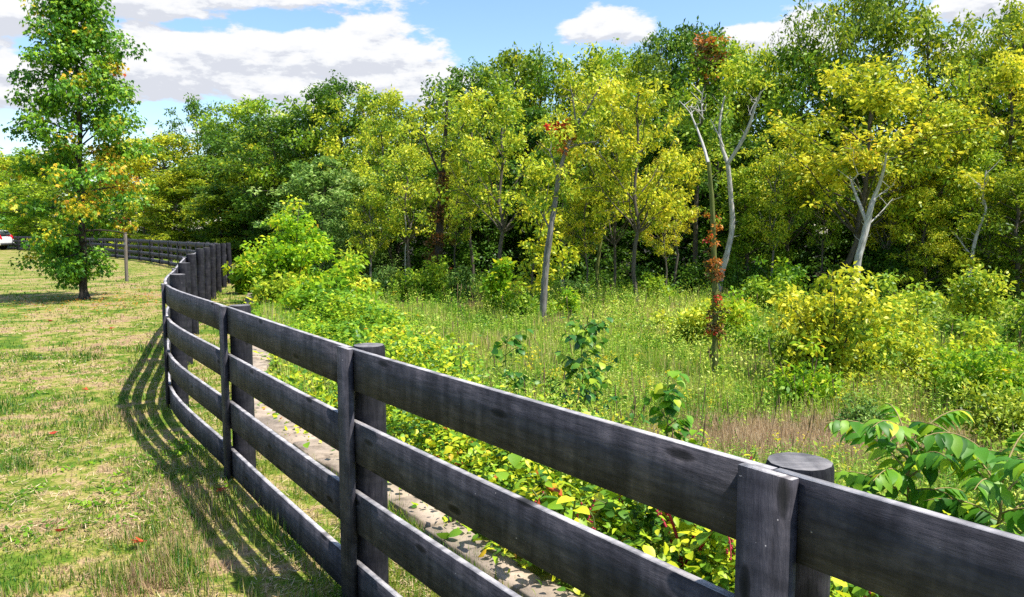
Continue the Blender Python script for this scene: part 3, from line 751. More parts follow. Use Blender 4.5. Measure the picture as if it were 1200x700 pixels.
T(1085, 0, 37, 5.4, 'airy3', G_OLIVE, 'broadleaf_tree', 'tall green tree with cloud showing beside its top')
T(1168, 8, 34, 4.6, 'broad3', G_OLIVE, 'broadleaf_tree', 'olive tree closing the upper corner below the airy one')
T(1140, 40, 36, 4.6, 'broad3', G_MID, 'broadleaf_tree', 'dark-topped tree below the gap of white cloud')
T(1185, -12, 36, 5, 'airy3', G_OLIVE, 'broadleaf_tree', 'tall airy tree in the top corner beside the cloud gap')
for px, top, d, w, pr, m in ((1250, 0, 34, 6, 'broad1', G_MID), (1310, 10, 32, 6, 'broad2', G_YEL), (1380, 0, 30, 6, 'broad3', G_MID), (1460, -10, 28, 6, 'broad1', G_OLIVE)):
    T(px, top, d, w, pr, m, 'broadleaf_tree', 'tree of the wood beyond the edge of the picture', BK)
# middle row, low dark fill
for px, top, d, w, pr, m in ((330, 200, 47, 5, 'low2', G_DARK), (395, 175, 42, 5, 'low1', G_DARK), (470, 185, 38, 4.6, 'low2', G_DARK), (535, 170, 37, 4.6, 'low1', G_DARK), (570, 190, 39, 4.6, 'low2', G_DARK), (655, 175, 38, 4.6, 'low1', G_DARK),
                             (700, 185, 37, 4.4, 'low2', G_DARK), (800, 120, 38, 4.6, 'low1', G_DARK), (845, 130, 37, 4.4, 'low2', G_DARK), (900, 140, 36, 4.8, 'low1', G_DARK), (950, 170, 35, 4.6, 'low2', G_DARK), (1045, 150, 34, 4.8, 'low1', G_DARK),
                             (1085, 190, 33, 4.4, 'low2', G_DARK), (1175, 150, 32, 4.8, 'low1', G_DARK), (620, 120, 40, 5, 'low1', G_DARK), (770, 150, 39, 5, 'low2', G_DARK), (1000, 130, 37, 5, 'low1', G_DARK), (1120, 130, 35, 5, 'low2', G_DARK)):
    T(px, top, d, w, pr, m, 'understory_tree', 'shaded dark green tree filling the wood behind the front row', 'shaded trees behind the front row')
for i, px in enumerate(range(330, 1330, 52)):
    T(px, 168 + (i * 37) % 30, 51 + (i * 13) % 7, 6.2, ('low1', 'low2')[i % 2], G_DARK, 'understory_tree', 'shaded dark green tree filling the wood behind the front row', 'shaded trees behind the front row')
# front rows with character
T(372, 178, 37, 4.4, 'low1', G_GREY, 'broadleaf_tree', 'pale grey-green tree just past the bright sapling, feathery top')
T(420, 192, 35, 4.4, 'low2', G_GREY, 'broadleaf_tree', 'pale grey-green bushy tree at the wood edge, second from the sapling')
T(455, 128, 36, 3.4, 'airy3', G_YEL, 'slender_tree', 'yellow-green slender tree forking above the pale bushy trees')
T(480, 165, 33, 3.4, 'airy1', G_YEL, 'slender_tree', 'short yellow-green tree beside the vine-covered trunk')
T(555, 115, 34, 3.8, 'airy2', G_YEL, 'slender_tree', 'slender yellow-green tree between the vine-covered trunk and the forking one')
T(588, 92, 28, 4.0, 'airy1', G_YEL, 'slender_tree', 'yellow-green tree with dark limbs forking upward behind the leafy bright shrub', None, BARK)
T(700, 82, 29, 3.6, 'airy2', G_GOLD, 'slender_tree', 'yellow tree on the green ivy-covered trunk', None, BARK_MOSS)
T(722, 110, 28.5, 2.6, 'airy3', G_YEL, 'slender_tree', 'slim tree between the ivy-covered trunk and the straight grey one')
T(747, 80, 26, 3.8, 'airy1', G_GOLD, 'slender_tree', 'golden tree on a straight grey trunk standing before the dark wood')
T(792, 165, 31, 3, 'airy2', G_GOLD, 'slender_tree', 'low golden tree behind the mossy dead trunk')
T(925, 130, 31, 3.8, 'airy3', G_YEL, 'broadleaf_tree', 'yellow-green bushy tree between the pale forked trunk and the golden crown')
T(880, 190, 31, 3.4, 'low2', G_MID, 'broadleaf_tree', 'green bushy tree beside the foot of the pale forked trunk')
T(1003, 62, 28, 5.6, 'airy3', G_GOLD, 'slender_tree', 'large golden tree with dark upright limbs above the pale crooked trunk')
T(1062, 95, 28, 3.8, 'airy1', G_YEL, 'slender_tree', 'yellow-green tree on a straight brown trunk beside the pale crooked one')
T(1090, 215, 27, 2.6, 'low2', G_YEL, 'broadleaf_tree', 'small yellow-green tree between the brown trunk and the thin grey one')
T(1130, 62, 29, 4.2, 'airy1', G_YEL, 'broadleaf_tree', 'large yellow-green tree massed above the thin grey trunk')
T(1185, 52, 28, 4.4, 'airy3', G_GOLD, 'broadleaf_tree', 'golden-green tree cut by the edge of the picture')
T(1200, 190, 25, 3.4, 'low2', G_OLIVE, 'broadleaf_tree', 'olive tree low at the picture edge under the golden-green one')
T(1260, 90, 26, 5, 'low1', G_YEL, 'broadleaf_tree', 'tree of the wood beyond the edge of the picture', BK)

for i, (px, top, d) in enumerate(((535, 180, 30), (662, 150, 29), (688, 210, 27.5), (905, 170, 29.5), (962, 190, 29), (1042, 165, 28.5), (1088, 150, 28), (1162, 170, 26.5), (782, 215, 28.5), (432, 215, 33))):
    T(px, top, d, 1.9 + .5 * (i % 2), ('airy2', 'airy1')[i % 2], (G_YEL, G_MID, G_GOLD)[i % 3], 'slim_tree', 'slim tree with a thin trunk and small crown before the dark wood', 'slim trees along the wood edge', (BARK, BARK_GREY)[i % 2])
# ---- trees with their own trunk lines
def custom_tree(name, label, base_px, d, lines, crowns, bark, cat='tree', group=None, extra=None, seed=1):
    ub = Batch()
    """lines: list of (list of (px,py), r0, r1); crowns: list of (name, [(px,py,radius_m)], leaf material, per, leaf size)"""
    rng = np.random.default_rng(seed)
    bx = X(base_px[0], d); bz = gz(bx, d)
    o = empty(name, (bx, d, bz), label, cat, group)
    O = V(bx, d, bz)
    tb = Batch()
    for li, (pl, r0, r1) in enumerate(lines):
        dep = d
        pts = []
        for k, (a, c) in enumerate(pl):
            p = P(a, c, d) - O
            p[1] += (0 if li == 0 else .25 * math.sin(li * 2.1) * k) + rng.normal() * .03 * (k > 0)
            pts.append(p)
        if li == 0: pts[0][2] = -.25
        pts = np.array(pts); q = catmull(pts, 4)
        tube(ub if (extra and li > 0) else tb, q, np.linspace(r0, r1, len(q)), 9, 0, False, .22)
        tg = ub if (extra and li > 0) else tb
        for _ in range(5 if len(q) > 8 else 3):
            i_ = int(rng.uniform(.35, .98) * (len(q) - 1)); a_ = rng.random() * 2 * PI; l_ = rng.uniform(.15, .5) * (1 if d > 18 else .5)
            e_ = q[i_] + V(math.cos(a_) * l_, math.sin(a_) * l_, l_ * rng.uniform(.3, 1.2)); m_ = (q[i_] + e_) / 2 + rng.normal(size=3) * .04
            tube(tg, [q[i_], m_, e_], [.012, .008, .003], 4, 0, False)
    tb.obj('trunk', bark, o, True)
    if extra: ub.obj('dead_branch', extra, o, True)
    for nm, cl, m, per, lf in crowns:
        cb = Batch(); cs = []; rs = []
        for a, c, r in cl:
            p = P(a, c, d) - O; p[1] += rng.normal() * r * .8; cs.append(p); rs.append(r)
        crown_leaves(cb, cs, np.array(rs), per * (.5 if d > 20 else .9), lf * (1.5 if d > 20 else 1.1), rng)
        cb.obj(nm, m, o)
    return o

def cl_path(pts, n, spread, r, rng):
    """clusters scattered about a pixel polyline"""
    pts = np.array(pts, float); t = rng.random(n) * (len(pts) - 1); i = np.minimum(t.astype(int), len(pts) - 2); f = (t - i)[:, None]
    q = pts[i] * (1 - f) + pts[i + 1] * f + rng.normal(size=(n, 2)) * spread
    return [(a, c, r * rng.uniform(.6, 1.4)) for a, c in q]
rc = np.random.default_rng(31)
custom_tree('leaning_tree', 'grey leaning trunk with scarlet and orange leaves among yellow at its bend', (635, 385), 21.5,
            [([(635, 388), (637, 350), (640, 310), (645, 270), (651, 235), (655, 205), (664, 175), (675, 150), (690, 125), (706, 98)], .11, .025),
             ([(655, 205), (650, 190), (644, 172)], .04, .01), ([(664, 175), (680, 170), (700, 168)], .03, .008), ([(675, 150), (672, 120), (668, 98)], .03, .006), ([(645, 270), (635, 250), (628, 238)], .03, .006)],
            [('crown', cl_path([(648, 215), (660, 175), (690, 130), (712, 95)], 30, (16, 10), .26, rc) + cl_path([(640, 230), (620, 250)], 6, 6, .2, rc), G_YEL, 70, .09),
             ('scarlet_leaves', cl_path([(647, 146), (656, 152)], 5, (4, 3), .13, rc), G_RED, 60, .09), ('orange_leaves', cl_path([(652, 150), (668, 152), (664, 172)], 8, (5, 5), .15, rc), G_ORANGE, 60, .09)], BARK_GREY, seed=2)
custom_tree('yellow_sapling', 'slim yellow-leaved sapling right behind the leaning grey trunk', (622, 350), 24,
            [([(622, 352), (624, 320), (632, 280), (640, 235), (643, 215)], .035, .01)],
            [('crown', cl_path([(612, 325), (640, 320), (655, 300), (628, 280), (640, 240)], 40, (14, 12), .24, rc), G_GOLD, 70, .10)], BARK, seed=3)
custom_tree('vine_covered_tree', 'trunk wrapped in rusty brown vine, rising from the round green shrub', (515, 350), 29.5,
            [([(514, 350), (514, 300), (516, 250), (518, 200), (522, 160), (524, 118)], .2, .04), ([(518, 200), (530, 170), (545, 140)], .06, .015), ([(518, 210), (505, 180), (494, 150)], .06, .015)],
            [('crown', cl_path([(500, 150), (522, 118), (545, 150), (520, 190)], 34, (16, 14), .36, rc), G_YEL, 70, .11), ('vine', cl_path([(513, 320), (515, 270), (518, 205)], 46, (5, 8), .2, rc), G_BROWN, 60, .09)], BARK_DARK, seed=4)
custom_tree('dead_trunk', 'mossy dead trunk standing in the meadow with red creeper on it', (838, 455), 13.4,
            [([(838, 458), (837, 420), (838, 380), (838, 330), (837, 290), (835, 250), (833, 222), (830, 190)], .06, .034), ([(830, 192), (829, 175), (827, 155), (824, 137), (820, 122), (812, 106)], .030, .005), ([(825, 140), (814, 133), (800, 130)], .013, .003), ([(823, 137), (822, 120), (824, 104)], .014, .004)],
            [('red_creeper', cl_path([(830, 262), (831, 300), (838, 340), (842, 385), (828, 390)], 16, (3, 6), .055, rc), G_RED, 22, .045), ('orange_creeper', cl_path([(833, 235), (834, 280), (840, 340), (838, 400)], 16, (4, 6), .07, rc), G_ORANGE, 24, .05),
             ('green_creeper', cl_path([(838, 350), (838, 385), (836, 440)], 14, (4, 6), .08, rc), G_VINE, 30, .06), ('rusty_creeper', cl_path([(836, 300), (840, 360), (839, 410)], 22, (3, 5), .09, rc), G_BROWN, 36, .06)], BARK_MOSS, seed=5, extra=BARK_PALE)
custom_tree('forked_tree', 'tall pale bare trunk forking into a narrow Y before the dark wood', (845, 350), 29,
            [([(843, 352), (845, 325), (852, 295), (858, 265), (857, 235), (855, 210), (853, 192)], .12, .085), ([(853, 192), (848, 172), (847, 150), (852, 125), (857, 108)], .08, .025), ([(853, 192), (864, 172), (873, 150), (878, 130), (883, 112)], .085, .025), ([(878, 135), (884, 122), (890, 118)], .03, .01), ([(848, 172), (840, 150), (836, 138)], .03, .01)],
            [('crown', cl_path([(836, 100), (860, 90), (880, 100)], 22, (12, 9), .34, rc), G_YEL, 60, .11)], BARK_PALE, seed=6)
custom_tree('orange_topped_tree', 'green tree with a rusty orange top beside the dark pointed pair', (815, 345), 32,
            [([(815, 345), (815, 270), (818, 200), (822, 140), (828, 80), (832, 50)], .12, .03)],
            [('crown', cl_path([(795, 200), (840, 180), (800, 130), (845, 110), (810, 80), (850, 70)], 80, (14, 14), .42, rc), G_MID, 80, .12),
             ('orange_foliage', cl_path([(822, 50), (836, 42), (842, 60), (828, 80)], 20, (8, 8), .24, rc), G_ORANGE, 34, .12), ('rusty_leaves', cl_path([(822, 95), (838, 80), (830, 60)], 14, (9, 8), .24, rc), G_BROWN, 60, .12)], BARK, seed=7)
custom_tree('crooked_tree', 'thick pale crooked trunk with bare white branches among golden shrubs', (1000, 335), 25.5,
            [([(1000, 338), (1004, 310), (1010, 285), (1016, 262), (1019, 245), (1024, 232)], .135, .08), ([(1016, 262), (1011, 242), (1008, 225), (1006, 205), (1009, 185)], .07, .02), ([(1024, 232), (1028, 215), (1029, 195), (1028, 182)], .07, .02), ([(1024, 234), (1036, 225), (1048, 216)], .03, .008), ([(1019, 262), (1035, 250), (1055, 232)], .03, .008),
             ([(1008, 225), (998, 215), (990, 212)], .02, .006), ([(1006, 205), (1000, 190), (1000, 175)], .02, .006)],
            [('crown', cl_path([(1000, 170), (1030, 175), (1048, 205)], 8, (10, 8), .24, rc), G_GOLD, 50, .10)], BARK_PALE, seed=8)
custom_tree('thin_tree', 'thin grey trunk carrying separate balls of yellow leaves', (1137, 345), 25,
            [([(1137, 348), (1137, 320), (1139, 295), (1146, 272), (1152, 258), (1155, 245), (1152, 225), (1156, 200)], .07, .02), ([(1139, 300), (1133, 288), (1130, 276)], .03, .008), ([(1152, 240), (1146, 225), (1138, 215)], .025, .006)],
            [('crown', cl_path([(1122, 303), (1132, 308)], 6, (7, 4), .25, rc) + cl_path([(1130, 270), (1140, 265)], 5, (6, 4), .2, rc) + cl_path([(1130, 215), (1145, 222), (1150, 190)], 12, (8, 8), .28, rc), G_GOLD, 70, .10)], BARK_PALE, seed=9)
custom_tree('slim_pale_stem', 'very thin pale stem standing in the dark gap beside the round shrub', (477, 330), 33, [([(476, 330), (475, 300), (476, 270), (474, 250)], .035, .02)], [], BARK_PALE, seed=10)

# ---- sweetgum on the lawn
def sweetgum():
    d = 18.0; x = X(95, d); z = gz(x, d); rng = np.random.default_rng(77)
    o = empty('sweetgum_tree', (x, d, z), 'tall cone-shaped green tree with yellow and orange leaves standing on the lawn', 'tree')
    tb = Batch(); H = 7.5
    tp = wobble(V(0, 0, -.2), V(.15, 0, H), 12, .03, rng)
    tube(tb, tp, np.linspace(.095, .012, 12), 10, 0, False, .08)
    tube(tb, [V(0, 0, -.1), V(0, 0, .02), V(0, 0, .18)], [.16, .135, .096], 10, 0, False, .1)
    A = []; B = []
    nl = 62
    def prof(h):   # half width in metres by height
        return np.interp(h, [.5, .9, 1.6, 2.4, 3.2, 4.3, 5.2, 6.0, 6.8, 7.4], [.5, .85, 1.3, 1.6, 1.58, 1.3, .98, .70, .38, .10])
    for k in range(nl):
        h = .75 + (H - 1.0) * (k + rng.random() * .8) / nl
        az = k * 2.399 + rng.normal() * .25
        reach = prof(h) * rng.uniform(.68, 1.12) * (1.0 if h > 1.3 else .9)
        rise = reach * (.10 + .5 * h / H) * rng.uniform(.4, 1.5) - (.25 if h < 2.2 else 0)
        p0 = V(0.15 * h / H, 0, h); p1 = p0 + V(math.cos(az) * reach, math.sin(az) * reach, rise)
        mid = (p0 + p1) / 2 + V(0, 0, .12 * reach)
        t = np.linspace(0, 1, 7)[:, None]; lp = (1 - t) ** 2 * p0 + 2 * t * (1 - t) * mid + t * t * p1
        tube(tb, lp, np.linspace(.028 * (1 - h / H) + .008, .004, 7), 5, 0, False)
        for tt in np.linspace(.35, 1.06, 7):
            q = np.array([np.interp(tt, t[:, 0], lp[:, a]) for a in range(3)]) + rng.normal(size=3) * V(.17, .17, .08)
            if rng.random() < .12: continue
            if q[0] > .5 and q[2] < 1.75: continue
            prob = .05 + .6 * (q[0] > .35) * (q[2] < 3.4) * (q[2] > .9) + .1 * (q[2] < 4.2)
            (B if rng.random() < prob * .8 else A).append(q)
    for k in range(18):
        az_ = rng.uniform(1.9, 4.6); rr_ = rng.uniform(.15, .75); A.append(V(math.cos(az_) * rr_, math.sin(az_) * rr_, rng.uniform(.45, 1.3)))
    for k in range(16): A.append(V(.15, 0, H - rng.random() * 1.0) + rng.normal(size=3) * V(.1, .1, .1))
    tb.obj('trunk', BARK_DARK, o, True)
    for nm, C, m in (('crown', A, G_SWEET), ('turning_leaves', B, G_SWEETY)):
        cb = Batch(); C = np.array(C)
        M = len(C); per = 56; idx = np.repeat(np.arange(M), per); n = len(idx)
        dirs = rnd_unit(n, rng); pos = C[idx] + dirs * (rng.random(n) ** .5 * .33)[:, None] * V(1, 1, .75)
        # three-lobed hanging leaves
        base = unit(dirs * V(1, 1, .3) * .5 + rnd_unit(n, rng) * .5 + V(0, 0, -.75)); nm_ = unit(V(0, -.1, .55) + rnd_unit(n, rng) * .6 + dirs * .5)
        side = unit(np.cross(base, nm_)); r = np.clip(rng.random(M)[idx] * .35 + rng.random(n) * .65, 0, 1); ln = .092 * rng.uniform(.7, 1.25, n)
        place(cb, LEAF, pos, base, nm_, ln, ln * .95, r)
        place(cb, LEAF, pos, unit(base + side * .95), nm_, ln * .8, ln * .7, r)
        place(cb, LEAF, pos, unit(base - side * .95), nm_, ln * .8, ln * .7, r)
        cb.obj(nm, m, o)
sweetgum()

# ------------------------------------------------------------------ shrubs and saplings
def shrub(name, label, px, base_y_d, height, width, mat, clusters=60, per=70, leaf=.1, crad=.26, stems=7, bark=BARK, group=None, seed=0, tmpl=LEAF, shape='round', cat='shrub', wscale=1.0, depth=.8):
    d = base_y_d; x = X(px, d); z = gz(x, d); rng = np.random.default_rng(900 + seed)
    lk = 1.45 if d > 18 else 1.3; leaf *= lk; per = int(per / lk ** 1.7)
    o = empty(name, (x, d, z), label, cat, group)
    tb = Batch(); cb = Batch(); cen = []
    for k in range(stems):
        az = rng.random() * 2 * PI; rr = rng.random() ** .6 * width / 2
        hh = height * rng.uniform(.42, 1.16) * (1 - .35 * (rr / (width / 2)) ** 2)
        if shape == 'cone': hh = height * (1 - .6 * rr / (width / 2)) * rng.uniform(.8, 1)
        p1 = V(math.cos(az) * rr, math.sin(az) * rr * depth, hh * .93); p0 = V(math.cos(az) * .06, math.sin(az) * .06, -.08)
        pts = np.array([p0, p0 * .5 + p1 * .35 * V(.6, .6, 1) + rng.normal(size=3) * .03, p0 * .1 + p1 * .72 * V(.85, .85, 1) + rng.normal(size=3) * .04, p1])
        q = catmull(pts, 3); tube(tb, q, np.linspace(.008 + height * .007, .003, len(q)), 5, 0, False)
        m = max(2, clusters // stems)
        for t in rng.uniform(.22, 1.0, m):
            c = np.array([np.interp(t, np.linspace(0, 1, len(q)), q[:, a]) for a in range(3)])
            c += rng.normal(size=3) * V(.17, .17 * depth, .13) * width * .62 * (1.15 - t * .6)
            c[2] = max(c[2], crad * .4); cen.append(c)
    cen = np.array(cen)
    tb.obj('stems', bark, o); crown_leaves(cb, cen, crad * rng.uniform(.6, 1.35, len(cen)), per, leaf, rng, .25, .8, 0, tmpl, wscale)
    cb.obj('foliage', mat, o)
    return o

shrub('bright_sapling', 'bright yellow-green bushy sapling standing beyond the curving fence, tallest there', 341, 17.0, 2.95, 2.2, G_SAP, 190, 66, .072, .2, 18, seed=1, shape='cone', cat='sapling', wscale=1.3)
shrub('bright_sapling', 'small bright sapling close behind the last curving fence posts', 288, 19.5, 1.5, 1.0, G_BRIGHT, 40, 50, .12, .2, 6, seed=2, cat='sapling', wscale=1.3)
shrub('leafy_shrub', 'bright leafy shrub at the foot of the tall bright sapling, meadow side', 385, 14.2, 1.45, 1.6, G_BRIGHT, 70, 60, .09, .2, 9, seed=3)
shrub('leafy_shrub', 'yellow-flecked shrub between the tall bright sapling and the pale stone', 330, 15.2, 1.0, 1.3, G_YEL, 50, 60, .09, .2, 8, seed=4)
shrub('leafy_shrub', 'low green shrub spilling towards the meadow below the bright sapling', 425, 14.0, .95, 1.7, G_MID, 60, 60, .08, .2, 9, seed=5)
shrub('leafy_shrub', 'upright yellow-green shrub between the bright sapling and the meadow', 402, 16.5, 1.55, 1.3, G_YEL, 50, 60, .09, .2, 8, seed=6)
shrub('round_shrub', 'round green shrub at the foot of the vine-covered trunk', 498, 28.5, 1.7, 2.6, G_MID, 80, 80, .10, .28, 9, seed=7)
shrub('leafy_shrub', 'pale green shrub between the round shrub and the narrow bright one', 540, 29, 1.5, 1.6, G_GREY, 45, 80, .10, .26, 7, seed=8)
shrub('narrow_shrub', 'narrow bright green shrub in front of the forking yellow tree', 584, 25.0, 2.1, 1.2, G_BRIGHT, 60, 60, .12, .22, 7, seed=9, wscale=1.2)
shrub('leafy_shrub', 'low green shrub at the foot of the leaning grey trunk, forking-tree side', 612, 22.5, 1.1, 1.1, G_MID, 36, 70, .09, .2, 6, seed=10)
shrub('leafy_shrub', 'small green shrub at the other foot of the leaning trunk', 660, 22.5, .95, 1.0, G_BRIGHT, 36, 70, .08, .18, 6, seed=11)
shrub('leafy_shrub', 'greyish green shrub between leaning trunk and ivy-covered trunk', 682, 26, 1.3, 1.6, G_GREY, 46, 70, .09, .22, 7, seed=12)
shrub('leafy_shrub', 'dark shrub behind the straight grey trunk', 770, 28, 1.1, 1.8, G_MID, 46, 70, .09, .24, 7, seed=13)
shrub('leafy_shrub', 'green and yellow shrub around the dead trunk, forest side', 812, 17.5, 1.25, 1.9, G_YEL, 80, 70, .085, .22, 9, seed=14)
shrub('leafy_shrub', 'green shrub between the dead trunk and the golden bush', 868, 17.8, 1.2, 1.7, G_BRIGHT, 70, 70, .085, .2, 9, seed=15)
shrub('leafy_shrub', 'dark green shrub below the pale forked trunk', 905, 23, 1.4, 2.2, G_MID, 60, 70, .09, .26, 8, seed=16)
shrub('leafy_shrub', 'light green shrub with upright shoots before the dark wood, beside the golden bush', 925, 26, 2.1, 2.0, G_BRIGHT, 60, 70, .1, .26, 8, seed=17)
shrub('golden_bush', 'large golden bush with orange leaves before the pale crooked trunk', 982, 12.6, 2.2, 2.1, G_GOLD, 170, 60, .085, .19, 16, seed=18)
shrub('leafy_shrub', 'bright green shrub pressed against the golden bush, at its foot', 952, 11.6, 1.0, 1.1, G_BRIGHT, 55, 60, .075, .17, 8, seed=19)
shrub('leafy_shrub', 'vivid yellow-green upright shrub next to the golden bush', 1035, 13.5, 1.6, 1.0, G_BRIGHT, 60, 60, .085, .17, 8, seed=20)
shrub('leafy_shrub', 'dense green shrub filling the hollow behind the golden bush', 1075, 20, 1.7, 2.2, G_MID, 70, 70, .09, .26, 9, seed=21)
shrub('leafy_shrub', 'broad yellow-green shrub at the foot of the thin grey trunk', 1140, 18, 1.9, 2.6, G_YEL, 80, 70, .09, .26, 9, seed=22)
shrub('leafy_shrub', 'feathery yellow-green shrub in the meadow between the golden bush and the picture edge', 1110, 12.2, 1.3, 2.0, G_YEL, 120, 60, .07, .18, 12, seed=23)
shrub('leafy_shrub', 'green leafy shrub at the picture edge under the olive tree', 1180, 16, 1.7, 1.9, G_MID, 80, 60, .085, .22, 9, seed=24)
shrub('leafy_shrub', 'yellow-green shrub at the picture edge above the drooping saplings', 1172, 11.0, 1.15, 1.8, G_BRIGHT, 100, 60, .07, .17, 10, seed=25)
shrub('low_shrub', 'low dark grey-green shrub at the edge of the tan dry patch', 1015, 9.8, .5, .9, G_GREY, 50, 60, .045, .11, 10, seed=26)
shrub('leafy_shrub', 'shrub of the wood edge beyond the picture', 1260, 17, 1.8, 2.4, G_YEL, 60, 60, .09, .26, 8, seed=27)
shrub('leafy_shrub', 'dull green shrub before the dark wood between the sapling and the round shrub', 448, 31, 1.5, 2.2, G_GREY, 50, 70, .09, .26, 7, seed=28)
shrub('golden_bush', 'loose orange-flecked bush at the far side of the golden bush', 1015, 15.0, 1.7, 1.5, G_GOLD, 90, 60, .085, .19, 10, seed=29)
shrub('leafy_shrub', 'tall yellow-green plant mass between the vivid upright shrub and the feathery one', 1078, 14.0, 1.45, 2.0, G_YEL, 110, 60, .075, .18, 12, seed=30)
shrub('leafy_shrub', 'low green mass behind the dead trunk in mid-meadow', 905, 15.0, .8, 1.8, G_MID, 70, 60, .075, .18, 10, seed=31)
shrub('leafy_shrub', 'dry yellow-green brush low at the picture edge beyond the drooping saplings', 1195, 9.2, .8, 1.2, G_OLIVE, 80, 60, .055, .14, 12, seed=32)
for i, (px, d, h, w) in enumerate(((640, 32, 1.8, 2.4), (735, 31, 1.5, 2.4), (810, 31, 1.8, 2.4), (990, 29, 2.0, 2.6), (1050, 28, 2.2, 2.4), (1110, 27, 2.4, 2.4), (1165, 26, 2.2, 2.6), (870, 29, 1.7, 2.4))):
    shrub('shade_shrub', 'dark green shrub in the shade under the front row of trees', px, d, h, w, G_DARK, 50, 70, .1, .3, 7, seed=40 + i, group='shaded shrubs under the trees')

# broad-leaved saplings near the fence
def broad_sapling(label, px, d, h, w, mat, seed, n=20, leaf=.11):
    x = X(px, d); z = gz(x, d); rng = np.random.default_rng(seed)
    o = empty('broad_leaved_sapling', (x, d, z), label, 'sapling')
    tb = Batch(); lb = Batch(); pos = []; dr = []
    tip = V(.03, 0, h)
    tp = wobble(V(0, 0, -.05), tip, 7, .012, rng); tube(tb, tp, np.linspace(.014, .003, 7), 6, 0, False)
    for k in range(n):
        t = rng.uniform(.12, 1); p0 = np.array([np.interp(t, np.linspace(0, 1, 7), tp[:, a]) for a in range(3)]); az = k * 2.4 + rng.normal() * .4
        reach = w / 2 * rng.uniform(.35, 1.1) * (1.15 - .75 * t); p1 = p0 + V(math.cos(az) * reach, math.sin(az) * reach, reach * .55)
        tube(tb, [p0, (p0 + p1) / 2 + V(0, 0, .02), p1], [.005, .004, .002], 4, 0, False)
        for u in np.linspace(.3, 1, 7):
            q = p0 + (p1 - p0) * u + rng.normal(size=3) * .02; aa = az + rng.choice([-1, 1]) * rng.uniform(.3, 1.4)
            pos.append(q); dr.append((math.cos(aa), math.sin(aa), -.35 + rng.normal() * .25))
    pos = np.array(pos); dr = np.array(dr); M = len(pos)
    ln = leaf * rng.uniform(.6, 1.25, M)
    place(lb, HEART, pos, dr, unit(V(0, 0, 1) + rng.normal(size=(M, 3)) * .3), ln, ln, rng.random(M))
    tb.obj('stem', STEM, o); lb.obj('foliage', mat, o)
broad_sapling('dark green broad-leaved sapling rising above the long top board, largest of its kind', 682, 7.6, 1.50, 1.25, G_DEEP, 51, 52, .10)
broad_sapling('small broad-leaved sapling peeping over the top board near the third post', 590, 7.9, 1.15, .8, G_DEEP, 52, 24, .085)
broad_sapling('bright broad-leaved sapling just behind the top board before the nearest post', 782, 6.2, 1.15, .8, G_WALNUT, 53, 26, .11)

# drooping compound-leaved saplings by the nearest post
def compound(label, px, d, h, fronds, mat, seed, yaw0=0.):
    x = X(px, d); z = gz(x, d); rng = np.random.default_rng(seed)
    o = empty('drooping_sapling', (x, d, z), label, 'sapling')
    tb = Batch(); lb = Batch()
    tp = wobble(V(0, 0, -.05), V(.04, -.02, h * .8), 6, .01, rng); tube(tb, tp, np.linspace(.014, .006, 6), 6, 0, False)
    pos = []; dr = []; nn = []; ln = []
    for az, up, L, t0 in fronds:
        p0 = np.array([np.interp(t0, np.linspace(0, 1, 6), tp[:, a]) for a in range(3)])
        hd = V(math.cos(az), math.sin(az), 0)
        t = np.linspace(0, 1, 9)
        pts = np.array([p0 + hd * L * (tt * .95) + V(0, 0, up * L * tt - .42 * L * tt * tt * (.6 + up)) for tt in t])
        tube(tb, pts, np.linspace(.006, .002, 9), 5, 0, False)
        sidev = V(-hd[1], hd[0], 0)
        n = int(L / .05)
        for k in range(n):
            tt = .14 + .86 * k / n; q = np.array([np.interp(tt, t, pts[:, a]) for a in range(3)]); tg = unit(np.array([np.interp(min(tt + .05, 1), t, pts[:, a]) for a in range(3)]) - np.array([np.interp(tt - .05, t, pts[:, a]) for a in range(3)]))
            for sg in (-1, 1):
                pos.append(q); dr.append(sidev * sg * .9 + tg * .7 + V(0, 0, -.55) + rng.normal(size=3) * .22); nn.append(V(0, 0, 1) + sidev * sg * .25 + rng.normal(size=3) * .18)
                ln.append(.145 * math.sin(PI * (.2 + .7 * tt)) ** .5 * rng.uniform(.85, 1.15))
    pos = np.array(pos); ln = np.array(ln); M = len(pos)
    place(lb, LANCE, pos, np.array(dr), np.array(nn), ln, ln * 1.25, rng.random(M))
    tb.obj('stem', STEM_TAN, o); lb.obj('foliage', mat, o)
def fronds(n, seed):
    q = random.Random(seed); out = []
    for k in range(n):
        t0 = .45 + .55 * (k + 1) / n
        out.append((k * 2.4 + q.uniform(-.3, .3), (.25 + .95 * ((k + 1) / n)) * q.uniform(.8, 1.2), q.uniform(.42, .66) * (1.1 - .25 * t0), t0))
    return out
compound('large drooping sapling with long paired leaflets behind the nearest top board', 1068, 4.5, 1.28, fronds(22, 1), G_WALNUT, 61)
compound('second drooping sapling with long leaflets, at the picture edge', 1178, 4.1, 1.24, fronds(18, 2), G_WALNUT, 62)

